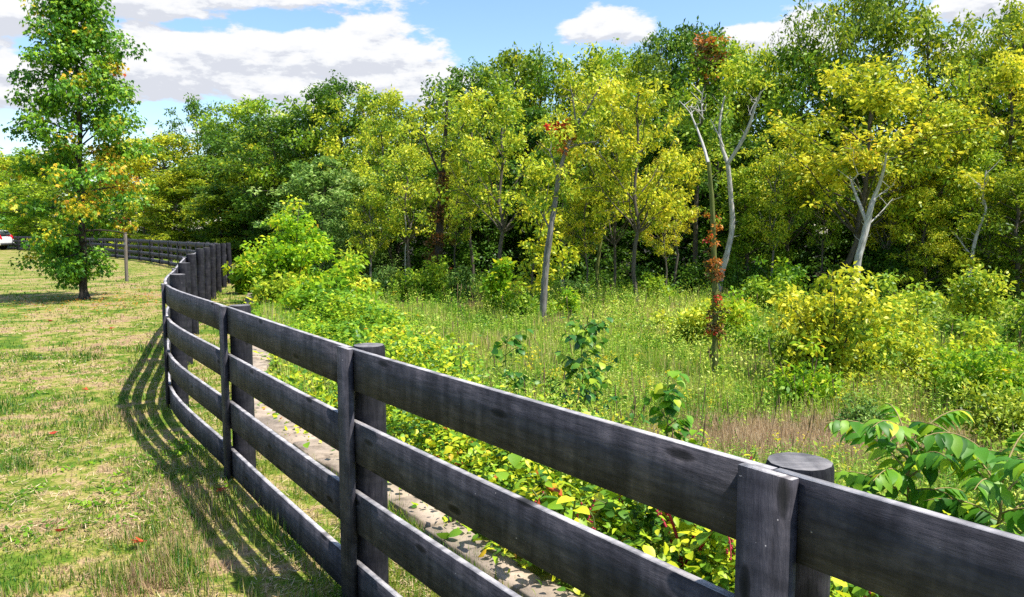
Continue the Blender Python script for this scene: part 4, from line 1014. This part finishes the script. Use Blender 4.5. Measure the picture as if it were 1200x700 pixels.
# pokeweed: red stems with hanging berry strings
def pokeweed(label, px, d, h, seed):
    x = X(px, d); z = gz(x, d); rng = np.random.default_rng(seed)
    o = empty('red_stemmed_plant', (x, d, z), label, 'plant', None)
    sb = Batch(); lb = Batch(); strings = []
    for k in range(7):
        az = k * .95 + rng.normal() * .3; r = rng.uniform(.15, .42)
        p1 = V(math.cos(az) * r, math.sin(az) * r, h * rng.uniform(.65, 1.))
        pts = np.array([V(0, 0, -.05), p1 * V(.3, .3, .45), p1 * V(.7, .7, .8), p1]); q = catmull(pts, 3)
        tube(sb, q, np.linspace(.010, .004, len(q)), 6, 0, False)
        n = 11; ts = rng.uniform(.3, 1, n); pos = np.array([[np.interp(t, np.linspace(0, 1, len(q)), q[:, a]) for a in range(3)] for t in ts]); aa = rng.random(n) * 2 * PI
        ln = rng.uniform(.08, .15, n); place(lb, OVATE, pos, np.stack([np.cos(aa), np.sin(aa), rng.normal(size=n) * .3], 1), unit(V(0, 0, 1) + rng.normal(size=(n, 3)) * .4), ln, ln, rng.random(n))
        for j in range(1 + k % 2):
            t = rng.uniform(.6, 1); b0 = np.array([np.interp(t, np.linspace(0, 1, len(q)), q[:, a]) for a in range(3)]); ax = rng.random() * 2 * PI
            pts = np.array([b0, b0 + V(math.cos(ax) * .05, math.sin(ax) * .05, .02), b0 + V(math.cos(ax) * .09, math.sin(ax) * .09, -.04), b0 + V(math.cos(ax) * .10, math.sin(ax) * .10, -.11)])
            tube(sb, pts, .003, 4, 0, False)
            bb = Batch()
            for u in np.linspace(0, 1, 9):
                c = pts[1] + (pts[3] - pts[1]) * u + rng.normal(size=3) * .006
                tube(bb, [c - V(0, 0, .006), c, c + V(0, 0, .006)], [.003, .0065, .003], 5)
            strings.append(bb)
    sb.obj('stems', STEM if h < .6 else STEM_RED, o); lb.obj('foliage', G_VINE, o)
    for bb in strings: bb.obj('berry_string', STEM_RED, o)
pokeweed('plant with red stems and berry strings seen through the boards before the nearest post', 815, 3.55, .72, 71)
pokeweed('red-stemmed plant low between the two lowest visible boards', 672, 3.7, .5, 72)
pokeweed('red-stemmed plant seen below the top board past the nearest post', 985, 3.1, .5, 73)

# ------------------------------------------------------------------ ground cover
def polar(n, dmin, dmax, a0, a1, p=1.0):
    """points in a wedge in front of the camera, density falling with distance"""
    u = R.random(n)
    if p == 2: d = 1 / (1 / dmin + u * (1 / dmax - 1 / dmin))
    else: d = dmin * (dmax / dmin) ** u
    a = R.uniform(a0, a1, n)
    return d * np.sin(a), d * np.cos(a), d

def lawn():
    b = Batch(); b2 = Batch()
    for (n, d0, d1, bb) in ((260000, 2.6, 12, 0), (110000, 10, 48, 0)):
        x, y, d = polar(n, d0, d1, rad(-50), rad(32), 1)
        s = side_dist(x, y); m = s < .50 + .07 * vnoise(x, y, 7) + .26 * sstep(7, 10.5, y) + .09 * sstep(5.5, 4.2, y)
        dens = vnoise(x, y, 1.1) * .5 + vnoise(x + 9, y, 4) * .5
        m &= R.random(n) < np.clip((dens - .22) * 2.6, .12, 1)
        x, y, d, s = x[m], y[m], d[m], s[m]; k = len(x)
        z = ground(x, y, s) - .004
        tuft = sstep(.45, .8, vnoise(x, y, 4.5)) * sstep(.35, .65, vnoise(x + 50, y, .9)) * np.clip(9 / d, .15, 1) 
        h = R.uniform(.014, .046, k) * (.7 + 1.5 * tuft + .7 * (s > -.7)) * np.clip(d / 9, 1, 1.5) * np.where(d > 8, .75, 1)
        w = R.uniform(.0030, .0068, k) * np.clip(d / 5, 1, 6)
        az = R.random(k) * 2 * PI; ln = R.uniform(.25, 1.5, k)
        dr = np.stack([np.cos(az) * ln, np.sin(az) * ln, np.ones(k)], 1); az2 = az + R.normal(size=k)
        nn = np.stack([-np.cos(az), -np.sin(az), np.full(k, .4)], 1)
        pos = np.stack([x, y, z], 1)
        strip = s > -.35
        for mk, q in ((~strip, b), (strip, b2)):
            place(q, BLADE, pos[mk], dr[mk], nn[mk], h[mk] * 1.3, w[mk], R.random(mk.sum()))
    o = b.obj('lawn_grass', LAWN_BLADE); tag(o, 'short patchy green and straw-coloured lawn grass', 'grass', kind='stuff')
    o = b2.obj('fence_strip_grass', STRIP_BLADE); tag(o, 'longer bright green grass along the foot of the fence', 'grass', kind='stuff')
    b = Batch(); x, y, d = polar(60000, 2.7, 16, rad(-48), rad(12), 1); s = side_dist(x, y); m = (s < .3) & (R.random(len(x)) < sstep(.35, .7, vnoise(x + 70, y, 1.4)) * .9 + .08)
    x, y, d, s = x[m], y[m], d[m], s[m]; k = len(x); az = R.random(k) * 2 * PI
    place(b, BLADE, np.stack([x, y, ground(x, y, s) + R.uniform(.006, .022, k)], 1), np.stack([np.cos(az), np.sin(az), R.normal(size=k) * .18], 1), unit(V(0, 0, 1) + R.normal(size=(k, 3)) * .2), R.uniform(.02, .075, k), R.uniform(.003, .006, k) * np.clip(d / 5, 1, 3), R.random(k))
    tag(b.obj('dry_thatch_grass', leaf_mat('dry_thatch', [(0, (.14, .09, .05)), (.4, (.36, .26, .13)), (.8, (.56, .43, .24)), (1, (.66, .54, .33))], trans=.1, patch=.2, pscale=2)), 'dry straw-coloured clippings lying in the lawn', 'grass', kind='stuff')
    # broad-leaved lawn weeds
    b = Batch()
    cx, cy, cd = polar(900, 2.8, 14, rad(-45), rad(5), 1); s = side_dist(cx, cy); m = (s < -.1) & (vnoise(cx, cy, .9) > .42); cx, cy = cx[m], cy[m]
    idx = np.repeat(np.arange(len(cx)), 14); k = len(idx); az = R.random(k) * 2 * PI
    x = cx[idx] + R.normal(size=k) * .05; y = cy[idx] + R.normal(size=k) * .05; pos = np.stack([x, y, ground(x, y) + .008], 1)
    ln = R.uniform(.02, .05, k); place(b, LEAF, pos, np.stack([np.cos(az), np.sin(az), R.uniform(.1, .8, k)], 1), unit(V(0, 0, 1) + R.normal(size=(k, 3)) * .3), ln, ln * 1.1, R.random(k) * .6)
    o = b.obj('lawn_weeds', G_BRIGHT); tag(o, 'small flat broad-leaved weeds scattered through the lawn', 'weeds', kind='stuff')
lawn()

def meadow_mask(x, y, s):
    return (s > .84 + .2 * (y > 7.5) + 1.5 * (y < 7.0)) & (y < wood_y(x) + 1.5)

def meadow():
    b = Batch(); st = Batch()
    for (n, d0, d1, p) in ((190000, 3.2, 40, 1), (90000, 12, 45, 1)):
        x, y, d = polar(n, d0, d1, rad(-26), rad(46), p)
        s = side_dist(x, y); m = meadow_mask(x, y, s); x, y, d, s = x[m], y[m], d[m], s[m]; k = len(x)
        z = ground(x, y, s)
        tall = .35 + .9 * vnoise(x, y, .5) * vnoise(x + 7, y, 1.4)
        dryv = vnoise(x + 33, y + 5, .28)
        # the open tan patch beyond the nearest post
        tan = np.exp(-(((x - 3.55) / 1.5) ** 2 + ((y - 9.2) / 1.2) ** 2)) + np.exp(-(((x - 6.0) / 1.4) ** 2 + ((y - 9.6) / .9) ** 2)) * .8 + np.exp(-(((x + 2.6) / 1.6) ** 2 + ((y - 27.5) / 2) ** 2))
        h = R.uniform(.16, .62, k) * tall * (1 - .5 * np.clip(tan, 0, 1)); w = R.uniform(.004, .009, k) * np.clip(d / 7, .8, 4)
        az = R.random(k) * 2 * PI; ln = R.uniform(.1, .8, k)
        dr = np.stack([np.cos(az) * ln, np.sin(az) * ln, np.ones(k)], 1); nn = np.stack([-np.cos(az), -np.sin(az), np.full(k, .4)], 1)
        pos = np.stack([x, y, z], 1)
        isst = R.random(k) < np.clip(.16 + tan * 1.6 + sstep(.62, .8, dryv) * .5, 0, 1)
        place(b, BLADE, pos[~isst], dr[~isst], nn[~isst], h[~isst] * 1.25, w[~isst], R.random((~isst).sum()))
        place(st, BLADE, pos[isst], dr[isst], nn[isst], h[isst], w[isst] * .8, R.random(isst.sum()))
    tag(b.obj('meadow_grass', MEADOW_BLADE), 'tall yellow-green meadow grass below the fence', 'grass', kind='stuff')
    tag(st.obj('dry_grass', STRAW), 'tan dry grass patches in the meadow', 'grass', kind='stuff')
    # leafy weeds: upright stems clothed in narrow leaves
    b = Batch(); fb = Batch()
    x, y, d = polar(17000, 4.2, 40, rad(-24), rad(44), 1)
    s = side_dist(x, y); m = meadow_mask(x, y, s) & (s > 1.6) & (vnoise(x, y, .45) > .25)
    tan = np.exp(-(((x - 3.55) / 1.6) ** 2 + ((y - 9.2) / 1.3) ** 2)) + np.exp(-(((x - 6.0) / 1.4) ** 2 + ((y - 9.6) / .9) ** 2)); m &= R.random(len(x)) > tan * 1.3
    x, y, d, s = x[m], y[m], d[m], s[m]; K = len(x); z = ground(x, y, s)
    H = (.22 + .55 * vnoise(x + 3, y, .6) ** 1.5 + .40 * sstep(.5, .8, vnoise(x + 60, y, .33))) * R.uniform(.6, 1.2, K)
    per = 22; idx = np.repeat(np.arange(K), per); k = len(idx); t = np.tile(np.linspace(.12, 1, per), K)
    lx = R.normal(size=K) * .10; ly = R.normal(size=K) * .10
    pos = np.stack([x[idx] + lx[idx] * t * H[idx], y[idx] + ly[idx] * t * H[idx], z[idx] + t * H[idx]], 1)
    az = R.random(k) * 2 * PI; ln = R.uniform(.035, .075, k) * (1.25 - .7 * t) * np.clip(d[idx] / 12, .85, 1.8)
    place(b, LEAF, pos, np.stack([np.cos(az), np.sin(az), R.uniform(-.1, .9, k)], 1), unit(V(0, 0, 1) + R.normal(size=(k, 3)) * .4), ln * 1.2, ln * .8, R.random(K)[idx] * .5 + R.random(k) * .5)
    # stems
    sx = np.stack([x, y, z], 1); dr = np.stack([lx, ly, np.ones(K)], 1)
    place(b, BLADE, sx, dr, np.tile(V(0, -1, .1), (K, 1)), H, np.full(K, .006) * np.clip(d / 8, 1, 3), np.full(K, .3))
    tag(b.obj('meadow_weeds', WEED_LEAF), 'upright leafy weeds growing through the meadow', 'weeds', kind='stuff')
    # goldenrod plumes
    pick = (R.random(K) < .05 * (vnoise(x, y + 40, .4) > .6)); xi = np.where(pick)[0]
    idx = np.repeat(xi, 16); k = len(idx)
    pos = np.stack([x[idx] + lx[idx] * H[idx] + R.normal(size=k) * .035, y[idx] + ly[idx] * H[idx] + R.normal(size=k) * .035, z[idx] + H[idx] + R.uniform(-.08, .06, k)], 1)
    az = R.random(k) * 2 * PI; ln = R.uniform(.02, .04, k) * np.clip(d[idx] / 9, 1, 2)
    place(fb, LEAF, pos, np.stack([np.cos(az), np.sin(az), R.uniform(0, 1, k)], 1), unit(V(0, 0, 1) + R.normal(size=(k, 3)) * .5), ln, ln, R.random(k) * .5 + .4)
    tag(fb.obj('goldenrod_weeds', leaf_mat('goldenrod_yellow', [(0, (.3, .34, .02)), (.5, (.55, .5, .02)), (1, (.7, .52, .03))], patch=.1)), 'yellow plumes of goldenrod over the meadow weeds', 'weeds', kind='stuff')
meadow()

def stalks():
    rng = np.random.default_rng(44); b = Batch(); n = 650
    x, y, d = polar(n, 5.5, 30, rad(-22), rad(42), 1); s = side_dist(x, y); m = meadow_mask(x, y, s) & (s > 2.5) & (vnoise(x + 11, y, .5) > .5)
    x, y, d, s = x[m], y[m], d[m], s[m]; z = ground(x, y, s)
    for a, c, e, f in zip(x, y, z, d):
        h = rng.uniform(.45, 1.0); k = max(1, f / 10); l = rng.normal(size=2) * .12
        pts = [V(a, c, e), V(a + l[0] * .4, c + l[1] * .4, e + h * .55), V(a + l[0], c + l[1], e + h * .8), V(a + l[0] * 1.1, c + l[1] * 1.1, e + h * .9), V(a + l[0] * 1.2, c + l[1] * 1.2, e + h)]
        tube(b, pts, np.array([.003, .0025, .003, .007, .003]) * k, 4, 0, False, 0, rng.random())
    tag(b.obj('seed_stalk_weeds', noise_mat('dead_stalk', [(.3, (.06, .035, .02)), (.6, (.2, .13, .07)), (.8, (.4, .3, .18))], scale=3, vec='world', bump=0)), 'brown dead stalks with seed heads standing in the meadow', 'weeds', kind='stuff')
stalks()

def fluff():
    rng = np.random.default_rng(45); n = 1500
    x, y, d = polar(n, 6.5, 34, rad(-22), rad(44), 1); s = side_dist(x, y)
    tan = np.exp(-(((x - 3.4) / 2.0) ** 2 + ((y - 9.4) / 1.5) ** 2)) + np.exp(-(((x + 2.6) / 2) ** 2 + ((y - 27.5) / 2.2) ** 2))
    m = meadow_mask(x, y, s) & (s > 2.6) & (vnoise(x + 21, y, .42) > .44) & (rng.random(len(x)) > tan * 2)
    x, y, d, s = x[m], y[m], d[m], s[m]; z = ground(x, y, s)
    for nm, sel, lo_, hi_, mat, lab in (('goldenrod_foliage', rng.random(len(x)) < .6, .25, .75, G_FLUFF, 'soft yellow-green goldenrod clumps across the meadow'), ('tall_weed_foliage', None, .2, .6, G_BANK, 'darker green leafy clumps across the meadow')):
        if sel is None: sel = ~prev
        prev = sel
        b = Batch(); c = np.stack([x[sel], y[sel], z[sel] + rng.uniform(lo_, hi_, sel.sum()) * .75], 1)
        r = rng.uniform(.16, .42, len(c)) * np.clip(d[sel] / 12, .7, 1.3); lf = .062
        crown_leaves(b, c, r, 46, lf, rng, -.5, 1.25, 0, LEAF, .8)
        c2 = c - V(0, 0, .22); crown_leaves(b, c2, r, 30, lf, rng, -.3, 1.2, 0, LEAF, .8)
        tag(b.obj(nm, mat), lab, 'plants', kind='stuff')
    st = Batch(); k = 40000
    x = 3.2 + rng.normal(size=k) * 1.1; y = 9.2 + rng.normal(size=k) * .95; az = rng.random(k) * 2 * PI; l = rng.uniform(.2, 1.3, k)
    place(st, BLADE, np.stack([x, y, ground(x, y)], 1), np.stack([np.cos(az) * l, np.sin(az) * l, np.ones(k)], 1), np.stack([-np.cos(az), -np.sin(az), np.full(k, .4)], 1), rng.uniform(.05, .2, k), rng.uniform(.004, .008, k), rng.random(k))
    tag(st.obj('tan_patch_grass', leaf_mat('tan_grass', [(0, (.26, .17, .08)), (.5, (.54, .40, .23)), (1, (.72, .60, .38))], trans=.2, patch=.15, pscale=2)), 'patch of pinkish tan dead grass in the near meadow', 'grass', kind='stuff')
G_FLUFF = leaf_mat('leaf_goldenrod', [(0, (.18, .30, .03)), (.4, (.42, .54, .06)), (.8, (.66, .72, .12)), (1, (.80, .76, .18))], patch=.3, pscale=.7)
fluff()

def bank():
    """leafy tangle on the bank just beyond the stone ledge"""
    rng = np.random.default_rng(5)
    b = Batch(); sb = Batch(); small = Batch()
    seg = unit(np.gradient(SPL, axis=0)); rt = np.stack([seg[:, 1], -seg[:, 0]], 1)
    n = 15000
    # along the fence from beside the camera to the bend
    tt = rng.uniform(30, 112, n); i = tt.astype(int); f = (tt - i)[:, None]
    base = SPL[i] * (1 - f) + SPL[i + 1] * f; r = rt[i]
    off = .90 + .20 * (tt > 74) + rng.random(n) ** 1.2 * np.where(tt < 70, 1.65, 2.0)
    q = base + r * off[:, None]; x, y = q[:, 0], q[:, 1]; s = side_dist(x, y); m = (s > .90) & (rng.random(n) < np.where(np.hypot(x, y) > 9, np.clip(3.2 * vnoise(x + 4, y, 1.1) - .9, .05, 1), .35 + 1.1 * vnoise(x + 4, y, 1.3)))
    x, y, s = x[m], y[m], s[m]; K = len(x); z = ground(x, y, s); d = np.hypot(x, y)
    H = rng.uniform(.2, .6, K) * (.5 + .9 * vnoise(x, y, .9)) * np.clip(.3 + (s - .85) * .9, .2, 1.7) * (.45 + 1.5 * sstep(.35, .75, vnoise(x + 20, y, .55))) + .04
    H = np.minimum(H, np.where(np.hypot(x, y) < 7.5, .32 + .26 * rng.random(K), .85)) * np.clip((s - .75) * 2.2, .35, 1)
    near = d < 10
    rs_ = rng.random(K)
    for sel, tm, lf, per, bt in ((near & (rs_ < .45), OVATE, .066, 16, b), (near & (rs_ >= .45) & (rs_ < .75), LANCE, .06, 20, b), (near & (rs_ >= .75), HEART, .062, 12, b), (~near, LEAF, .09, 17, small)):
        ii = np.where(sel)[0]; idx = np.repeat(ii, per); k = len(idx)
        if k == 0: continue
        t = rng.random(k) ** .6; sp = .06 + .12 * t
        pos = np.stack([x[idx] + rng.normal(size=k) * sp, y[idx] + rng.normal(size=k) * sp, z[idx] + t * H[idx] + .02], 1)
        az = rng.random(k) * 2 * PI; cr = rng.random(K)[idx]
        big = rng.random(K)[idx] ** 2
        ln = lf * rng.uniform(.5, 1.1, k) * (.7 + .8 * big)
        place(bt, tm, pos, np.stack([np.cos(az), np.sin(az), rng.uniform(-.7, .6, k)], 1), unit(V(0, 0, 1) + rng.normal(size=(k, 3)) * .5), ln, ln * rng.uniform(.8, 1.2, k), np.clip(cr * .5 + rng.random(k) * .5, 0, 1))
    ii = np.where(near & (rng.random(K) < .3))[0]
    place(sb, BLADE, np.stack([x[ii], y[ii], z[ii]], 1), np.stack([rng.normal(size=len(ii)) * .2, rng.normal(size=len(ii)) * .2, np.ones(len(ii))], 1), np.tile(V(0, -1, .1), (len(ii), 1)), H[ii], .006, .3)
    tag(b.obj('bank_undergrowth', G_VINE), 'tangle of broad green and yellow leaves on the bank beyond the boards', 'undergrowth', kind='stuff')
    tag(small.obj('bank_foliage', G_BANK), 'bright ground-covering foliage beside the pale stone ledge', 'undergrowth', kind='stuff')
    tag(sb.obj('bank_weeds', STEM), 'thin green weed stems on the bank', 'weeds', kind='stuff')
bank()

def undergrowth():
    rng = np.random.default_rng(6); b = Batch()
    n = 900
    x = rng.uniform(-45, 45, n); y = wood_y(x) + rng.uniform(.5, 13, n); k = np.abs(x) < y * .9; x, y = x[k], y[k]
    z = ground(x, y); c = np.stack([x, y, z + rng.uniform(.1, 1.5, len(x)) ** 1.4], 1)
    crown_leaves(b, c, rng.uniform(.4, 1.0, len(x)), 75, .15, rng)
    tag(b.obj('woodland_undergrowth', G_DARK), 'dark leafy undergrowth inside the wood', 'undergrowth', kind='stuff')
    b = Batch()
    x = rng.uniform(-60, 50, 260); y = wood_y(x) + rng.uniform(-1.0, 1.2, 260); s = side_dist(x, y); k = (s > 1.5) & (np.abs(x) < y * .9); x, y = x[k], y[k]
    c = np.stack([x, y, ground(x, y) + rng.uniform(.1, .6, len(x))], 1)
    crown_leaves(b, c, rng.uniform(.25, .6, len(x)), 90, .10, rng)
    tag(b.obj('wood_edge_undergrowth', G_MID), 'green undergrowth along the sunny edge of the wood', 'undergrowth', kind='stuff')
undergrowth()

# fallen leaves
def fallen():
    proto = None
    lm = leaf_mat('fallen_red_leaf', [(0, (.35, .03, .02)), (.6, (.5, .08, .03)), (1, (.45, .16, .06))], trans=.15, patch=.1)
    spots = [((61, 513), 'red fallen leaf lying in the grass midway between picture edge and fence shadow'), ((165, 641), 'dark red fallen leaf nearest the fence shadow at the lower edge'), ((72, 632), 'brown fallen leaf on the bare patch by the lower edge'),
             ((258, 582), 'brown-red fallen leaf at the foot of the second post'), ((101, 461), 'small pinkish fallen leaf on the dry lawn patch'), ((60, 385), 'tiny red fallen leaf on the lawn before the sweetgum'), ((130, 394), 'tiny orange fallen leaf between the sweetgum and the fence')]
    for k, ((px, py), lab) in enumerate(spots):
        v = (350 - py) / FPX; fz = -math.sin(PITCH) + v * math.cos(PITCH); fy = math.cos(PITCH) + v * math.sin(PITCH); d = EYE / -fz * fy
        x = X(px, d) ; x = (px - 600) / FPX * (EYE / -fz)
        if proto is None:
            b = Batch(); q = np.zeros((5, 3)); az = np.array([0, .75, -.75, 1.6, -1.6])
            place(b, LEAF, q, np.stack([np.sin(az), np.cos(az), np.array([.2, .5, .1, .3, .4])], 1), np.tile(V(.1, 0, 1), (5, 1)), np.array([.06, .052, .05, .035, .033]), np.array([.06, .05, .05, .04, .04]), np.array([.2, .5, .3, .6, .4]))
            tube(b, [V(0, 0, 0), V(.005, -.03, .01)], .0015, 4, 0, False)
            proto = b.obj('fallen_leaf', lm); o = proto
        else:
            o = proto.copy(); col.objects.link(o)
        o.location = (x, d, gz(x, d) + .035); o.rotation_euler = (.2 * (k % 3), .15, k * 1.9); sc = 1 + .25 * (d > 8); o.scale = (sc, sc, sc)
        tag(o, lab, 'leaf', 'fallen leaves on the lawn')
    b = Batch(); n = 900; x0 = X(95, 18)
    x = x0 + R.normal(size=n) * 1.6 + .5; y = 17.6 + R.normal(size=n) * 1.5; az = R.random(n) * 2 * PI; ln = R.uniform(.03, .07, n)
    place(b, LEAF, np.stack([x, y, ground(x, y) + .03], 1), np.stack([np.cos(az), np.sin(az), R.uniform(0, .4, n)], 1), unit(V(0, 0, 1) + R.normal(size=(n, 3)) * .3), ln, ln, R.random(n))
    tag(b.obj('leaf_litter_leaves', G_ORANGE), 'scattered orange leaves on the ground under the sweetgum', 'leaves', kind='stuff')
fallen()

# ------------------------------------------------------------------ light, sky, camera
SUN_EL = rad(62.5); sun_h = unit(V(.95, -.31, 0)); SUN_ROT = math.atan2(sun_h[0], sun_h[1])
from mathutils import Vector
sd = Vector((sun_h[0] * math.cos(SUN_EL), sun_h[1] * math.cos(SUN_EL), math.sin(SUN_EL)))
ld = bpy.data.lights.new('sun', 'SUN'); ld.energy = 5.0; ld.angle = rad(.53); ld.color = (1, .955, .88)
lo = bpy.data.objects.new('sun', ld); col.objects.link(lo); lo.rotation_euler = sd.to_track_quat('Z', 'Y').to_euler(); lo.location = (20, 5, 30)

w = bpy.data.worlds.new('World'); scene.world = w; w.use_nodes = True
nt = w.node_tree; N = nt.nodes; L = nt.links; N.clear()
sky = nd(N, 'ShaderNodeTexSky', sky_type='NISHITA'); sky.sun_disc = False; sky.sun_elevation = SUN_EL; sky.sun_rotation = SUN_ROT; sky.air_density = 1.0; sky.dust_density = .6; sky.ozone_density = 1.2
tc = nd(N, 'ShaderNodeTexCoord'); sx = nd(N, 'ShaderNodeSeparateXYZ'); L.new(tc.outputs['Generated'], sx.inputs[0])
def M(op, a, b=None, c=None):
    n = nd(N, 'ShaderNodeMath', operation=op)
    for i, v in enumerate((a, b, c)):
        if v is None: continue
        if isinstance(v, (int, float)): n.inputs[i].default_value = v
        else: L.new(v, n.inputs[i])
    return n.outputs[0]
az = M('ARCTAN2', sx.outputs[0], sx.outputs[1])
hl = M('SQRT', M('ADD', M('MULTIPLY', sx.outputs[0], sx.outputs[0]), M('MULTIPLY', sx.outputs[1], sx.outputs[1])))
el = M('ARCTAN2', sx.outputs[2], hl)
def cloud_noise(de):
    cv = nd(N, 'ShaderNodeCombineXYZ'); L.new(M('MULTIPLY', az, 5.2), cv.inputs[0]); L.new(M('MULTIPLY', M('ADD', el, de), 13.0), cv.inputs[1]); cv.inputs[2].default_value = 3.7
    n = nd(N, 'ShaderNodeTexNoise'); n.inputs['Scale'].default_value = 1.5; n.inputs['Detail'].default_value = 9; n.inputs['Roughness'].default_value = .62; L.new(cv.outputs[0], n.inputs['Vector'])
    return n.outputs['Fac']
def blob(de):
    tot = None
    for (px, py, rx, ry, amp) in ((200, 8, 90, 20, .26), (330, -4, 130, 17, .24), (190, 95, 70, 32, .26), (245, 60, 110, 20, .22), (330, 100, 110, 40, .26), (450, 62, 88, 38, .28), (500, 100, 50, 26, .1), (695, 34, 82, 24, .28), (866, 44, 34, 18, .26), (25, 20, 60, 26, .25), (20, 100, 55, 26, .22), (1110, 8, 90, 30, .25), (930, 55, 40, 20, .2),
                                  (225, 38, 50, 9, -.22), (340, 34, 60, 11, -.3), (600, 20, 60, 40, -.25), (560, 5, 60, 60, -.2), (800, 10, 60, 25, -.2), (70, 60, 50, 14, -.22), (190, 130, 40, 14, -.12), (300, 130, 70, 12, -.04)):
        a0 = math.atan((px - 600) / FPX); e0 = math.atan((270 - py) / math.hypot(FPX, px - 600)); k = math.cos(a0) ** 2
        da = M('MULTIPLY', M('SUBTRACT', az, a0), 1 / (rx / FPX * k)); dl = M('MULTIPLY', M('SUBTRACT', M('ADD', el, de), e0), 1 / (ry / FPX))
        r2 = M('ADD', M('MULTIPLY', da, da), M('MULTIPLY', dl, dl)); g = M('MULTIPLY', M('EXPONENT', M('MULTIPLY', r2, -1.0)), amp)
        tot = g if tot is None else M('ADD', tot, g)
    return tot
d0 = M('ADD', cloud_noise(0.0), blob(0.0))
d1 = M('ADD', cloud_noise(.014), blob(.014))
cov = nd(N, 'ShaderNodeMapRange', interpolation_type='SMOOTHSTEP'); L.new(d0, cov.inputs[0]); cov.inputs[1].default_value = .555; cov.inputs[2].default_value = .65
shd = nd(N, 'ShaderNodeMapRange', interpolation_type='SMOOTHSTEP'); L.new(M('SUBTRACT', d0, d1), shd.inputs[0]); shd.inputs[1].default_value = -.07; shd.inputs[2].default_value = .05
cc = ramp(N, [(0, (3.0, 3.12, 3.45)), (.35, (3.65, 3.75, 3.95)), (1, (4.1, 4.12, 4.18))]); L.new(shd.outputs[0], cc.inputs[0])
hs = nd(N, 'ShaderNodeHueSaturation'); hs.inputs['Saturation'].default_value = 1.12; hs.inputs['Value'].default_value = 1.0; L.new(sky.outputs[0], hs.inputs['Color'])
mx = nd(N, 'ShaderNodeMix', data_type='RGBA'); L.new(cov.outputs[0], mx.inputs[0]); L.new(hs.outputs[0], mx.inputs[6]); L.new(cc.outputs[0], mx.inputs[7])
bg = nd(N, 'ShaderNodeBackground'); L.new(mx.outputs[2], bg.inputs[0]); bg.inputs[1].default_value = .14
wo = nd(N, 'ShaderNodeOutputWorld'); L.new(bg.outputs[0], wo.inputs[0])

cd = bpy.data.cameras.new('camera'); cd.sensor_width = 36; cd.lens = FPX / 1200 * 36; cd.clip_start = .05; cd.clip_end = 3000
co = bpy.data.objects.new('camera', cd); col.objects.link(co); co.location = (0, 0, EYE); co.rotation_euler = (PI / 2 - PITCH, 0, 0); scene.camera = co
vs = scene.view_settings; vs.view_transform = 'Standard'; vs.look = 'None'; vs.exposure = 0.8; vs.gamma = 1
cy = scene.cycles; cy.max_bounces = 4; cy.diffuse_bounces = 2; cy.glossy_bounces = 2; cy.transmission_bounces = 3; cy.transparent_max_bounces = 4; cy.caustics_reflective = False; cy.caustics_refractive = False
cy.sample_clamp_indirect = 6; cy.use_denoising = False
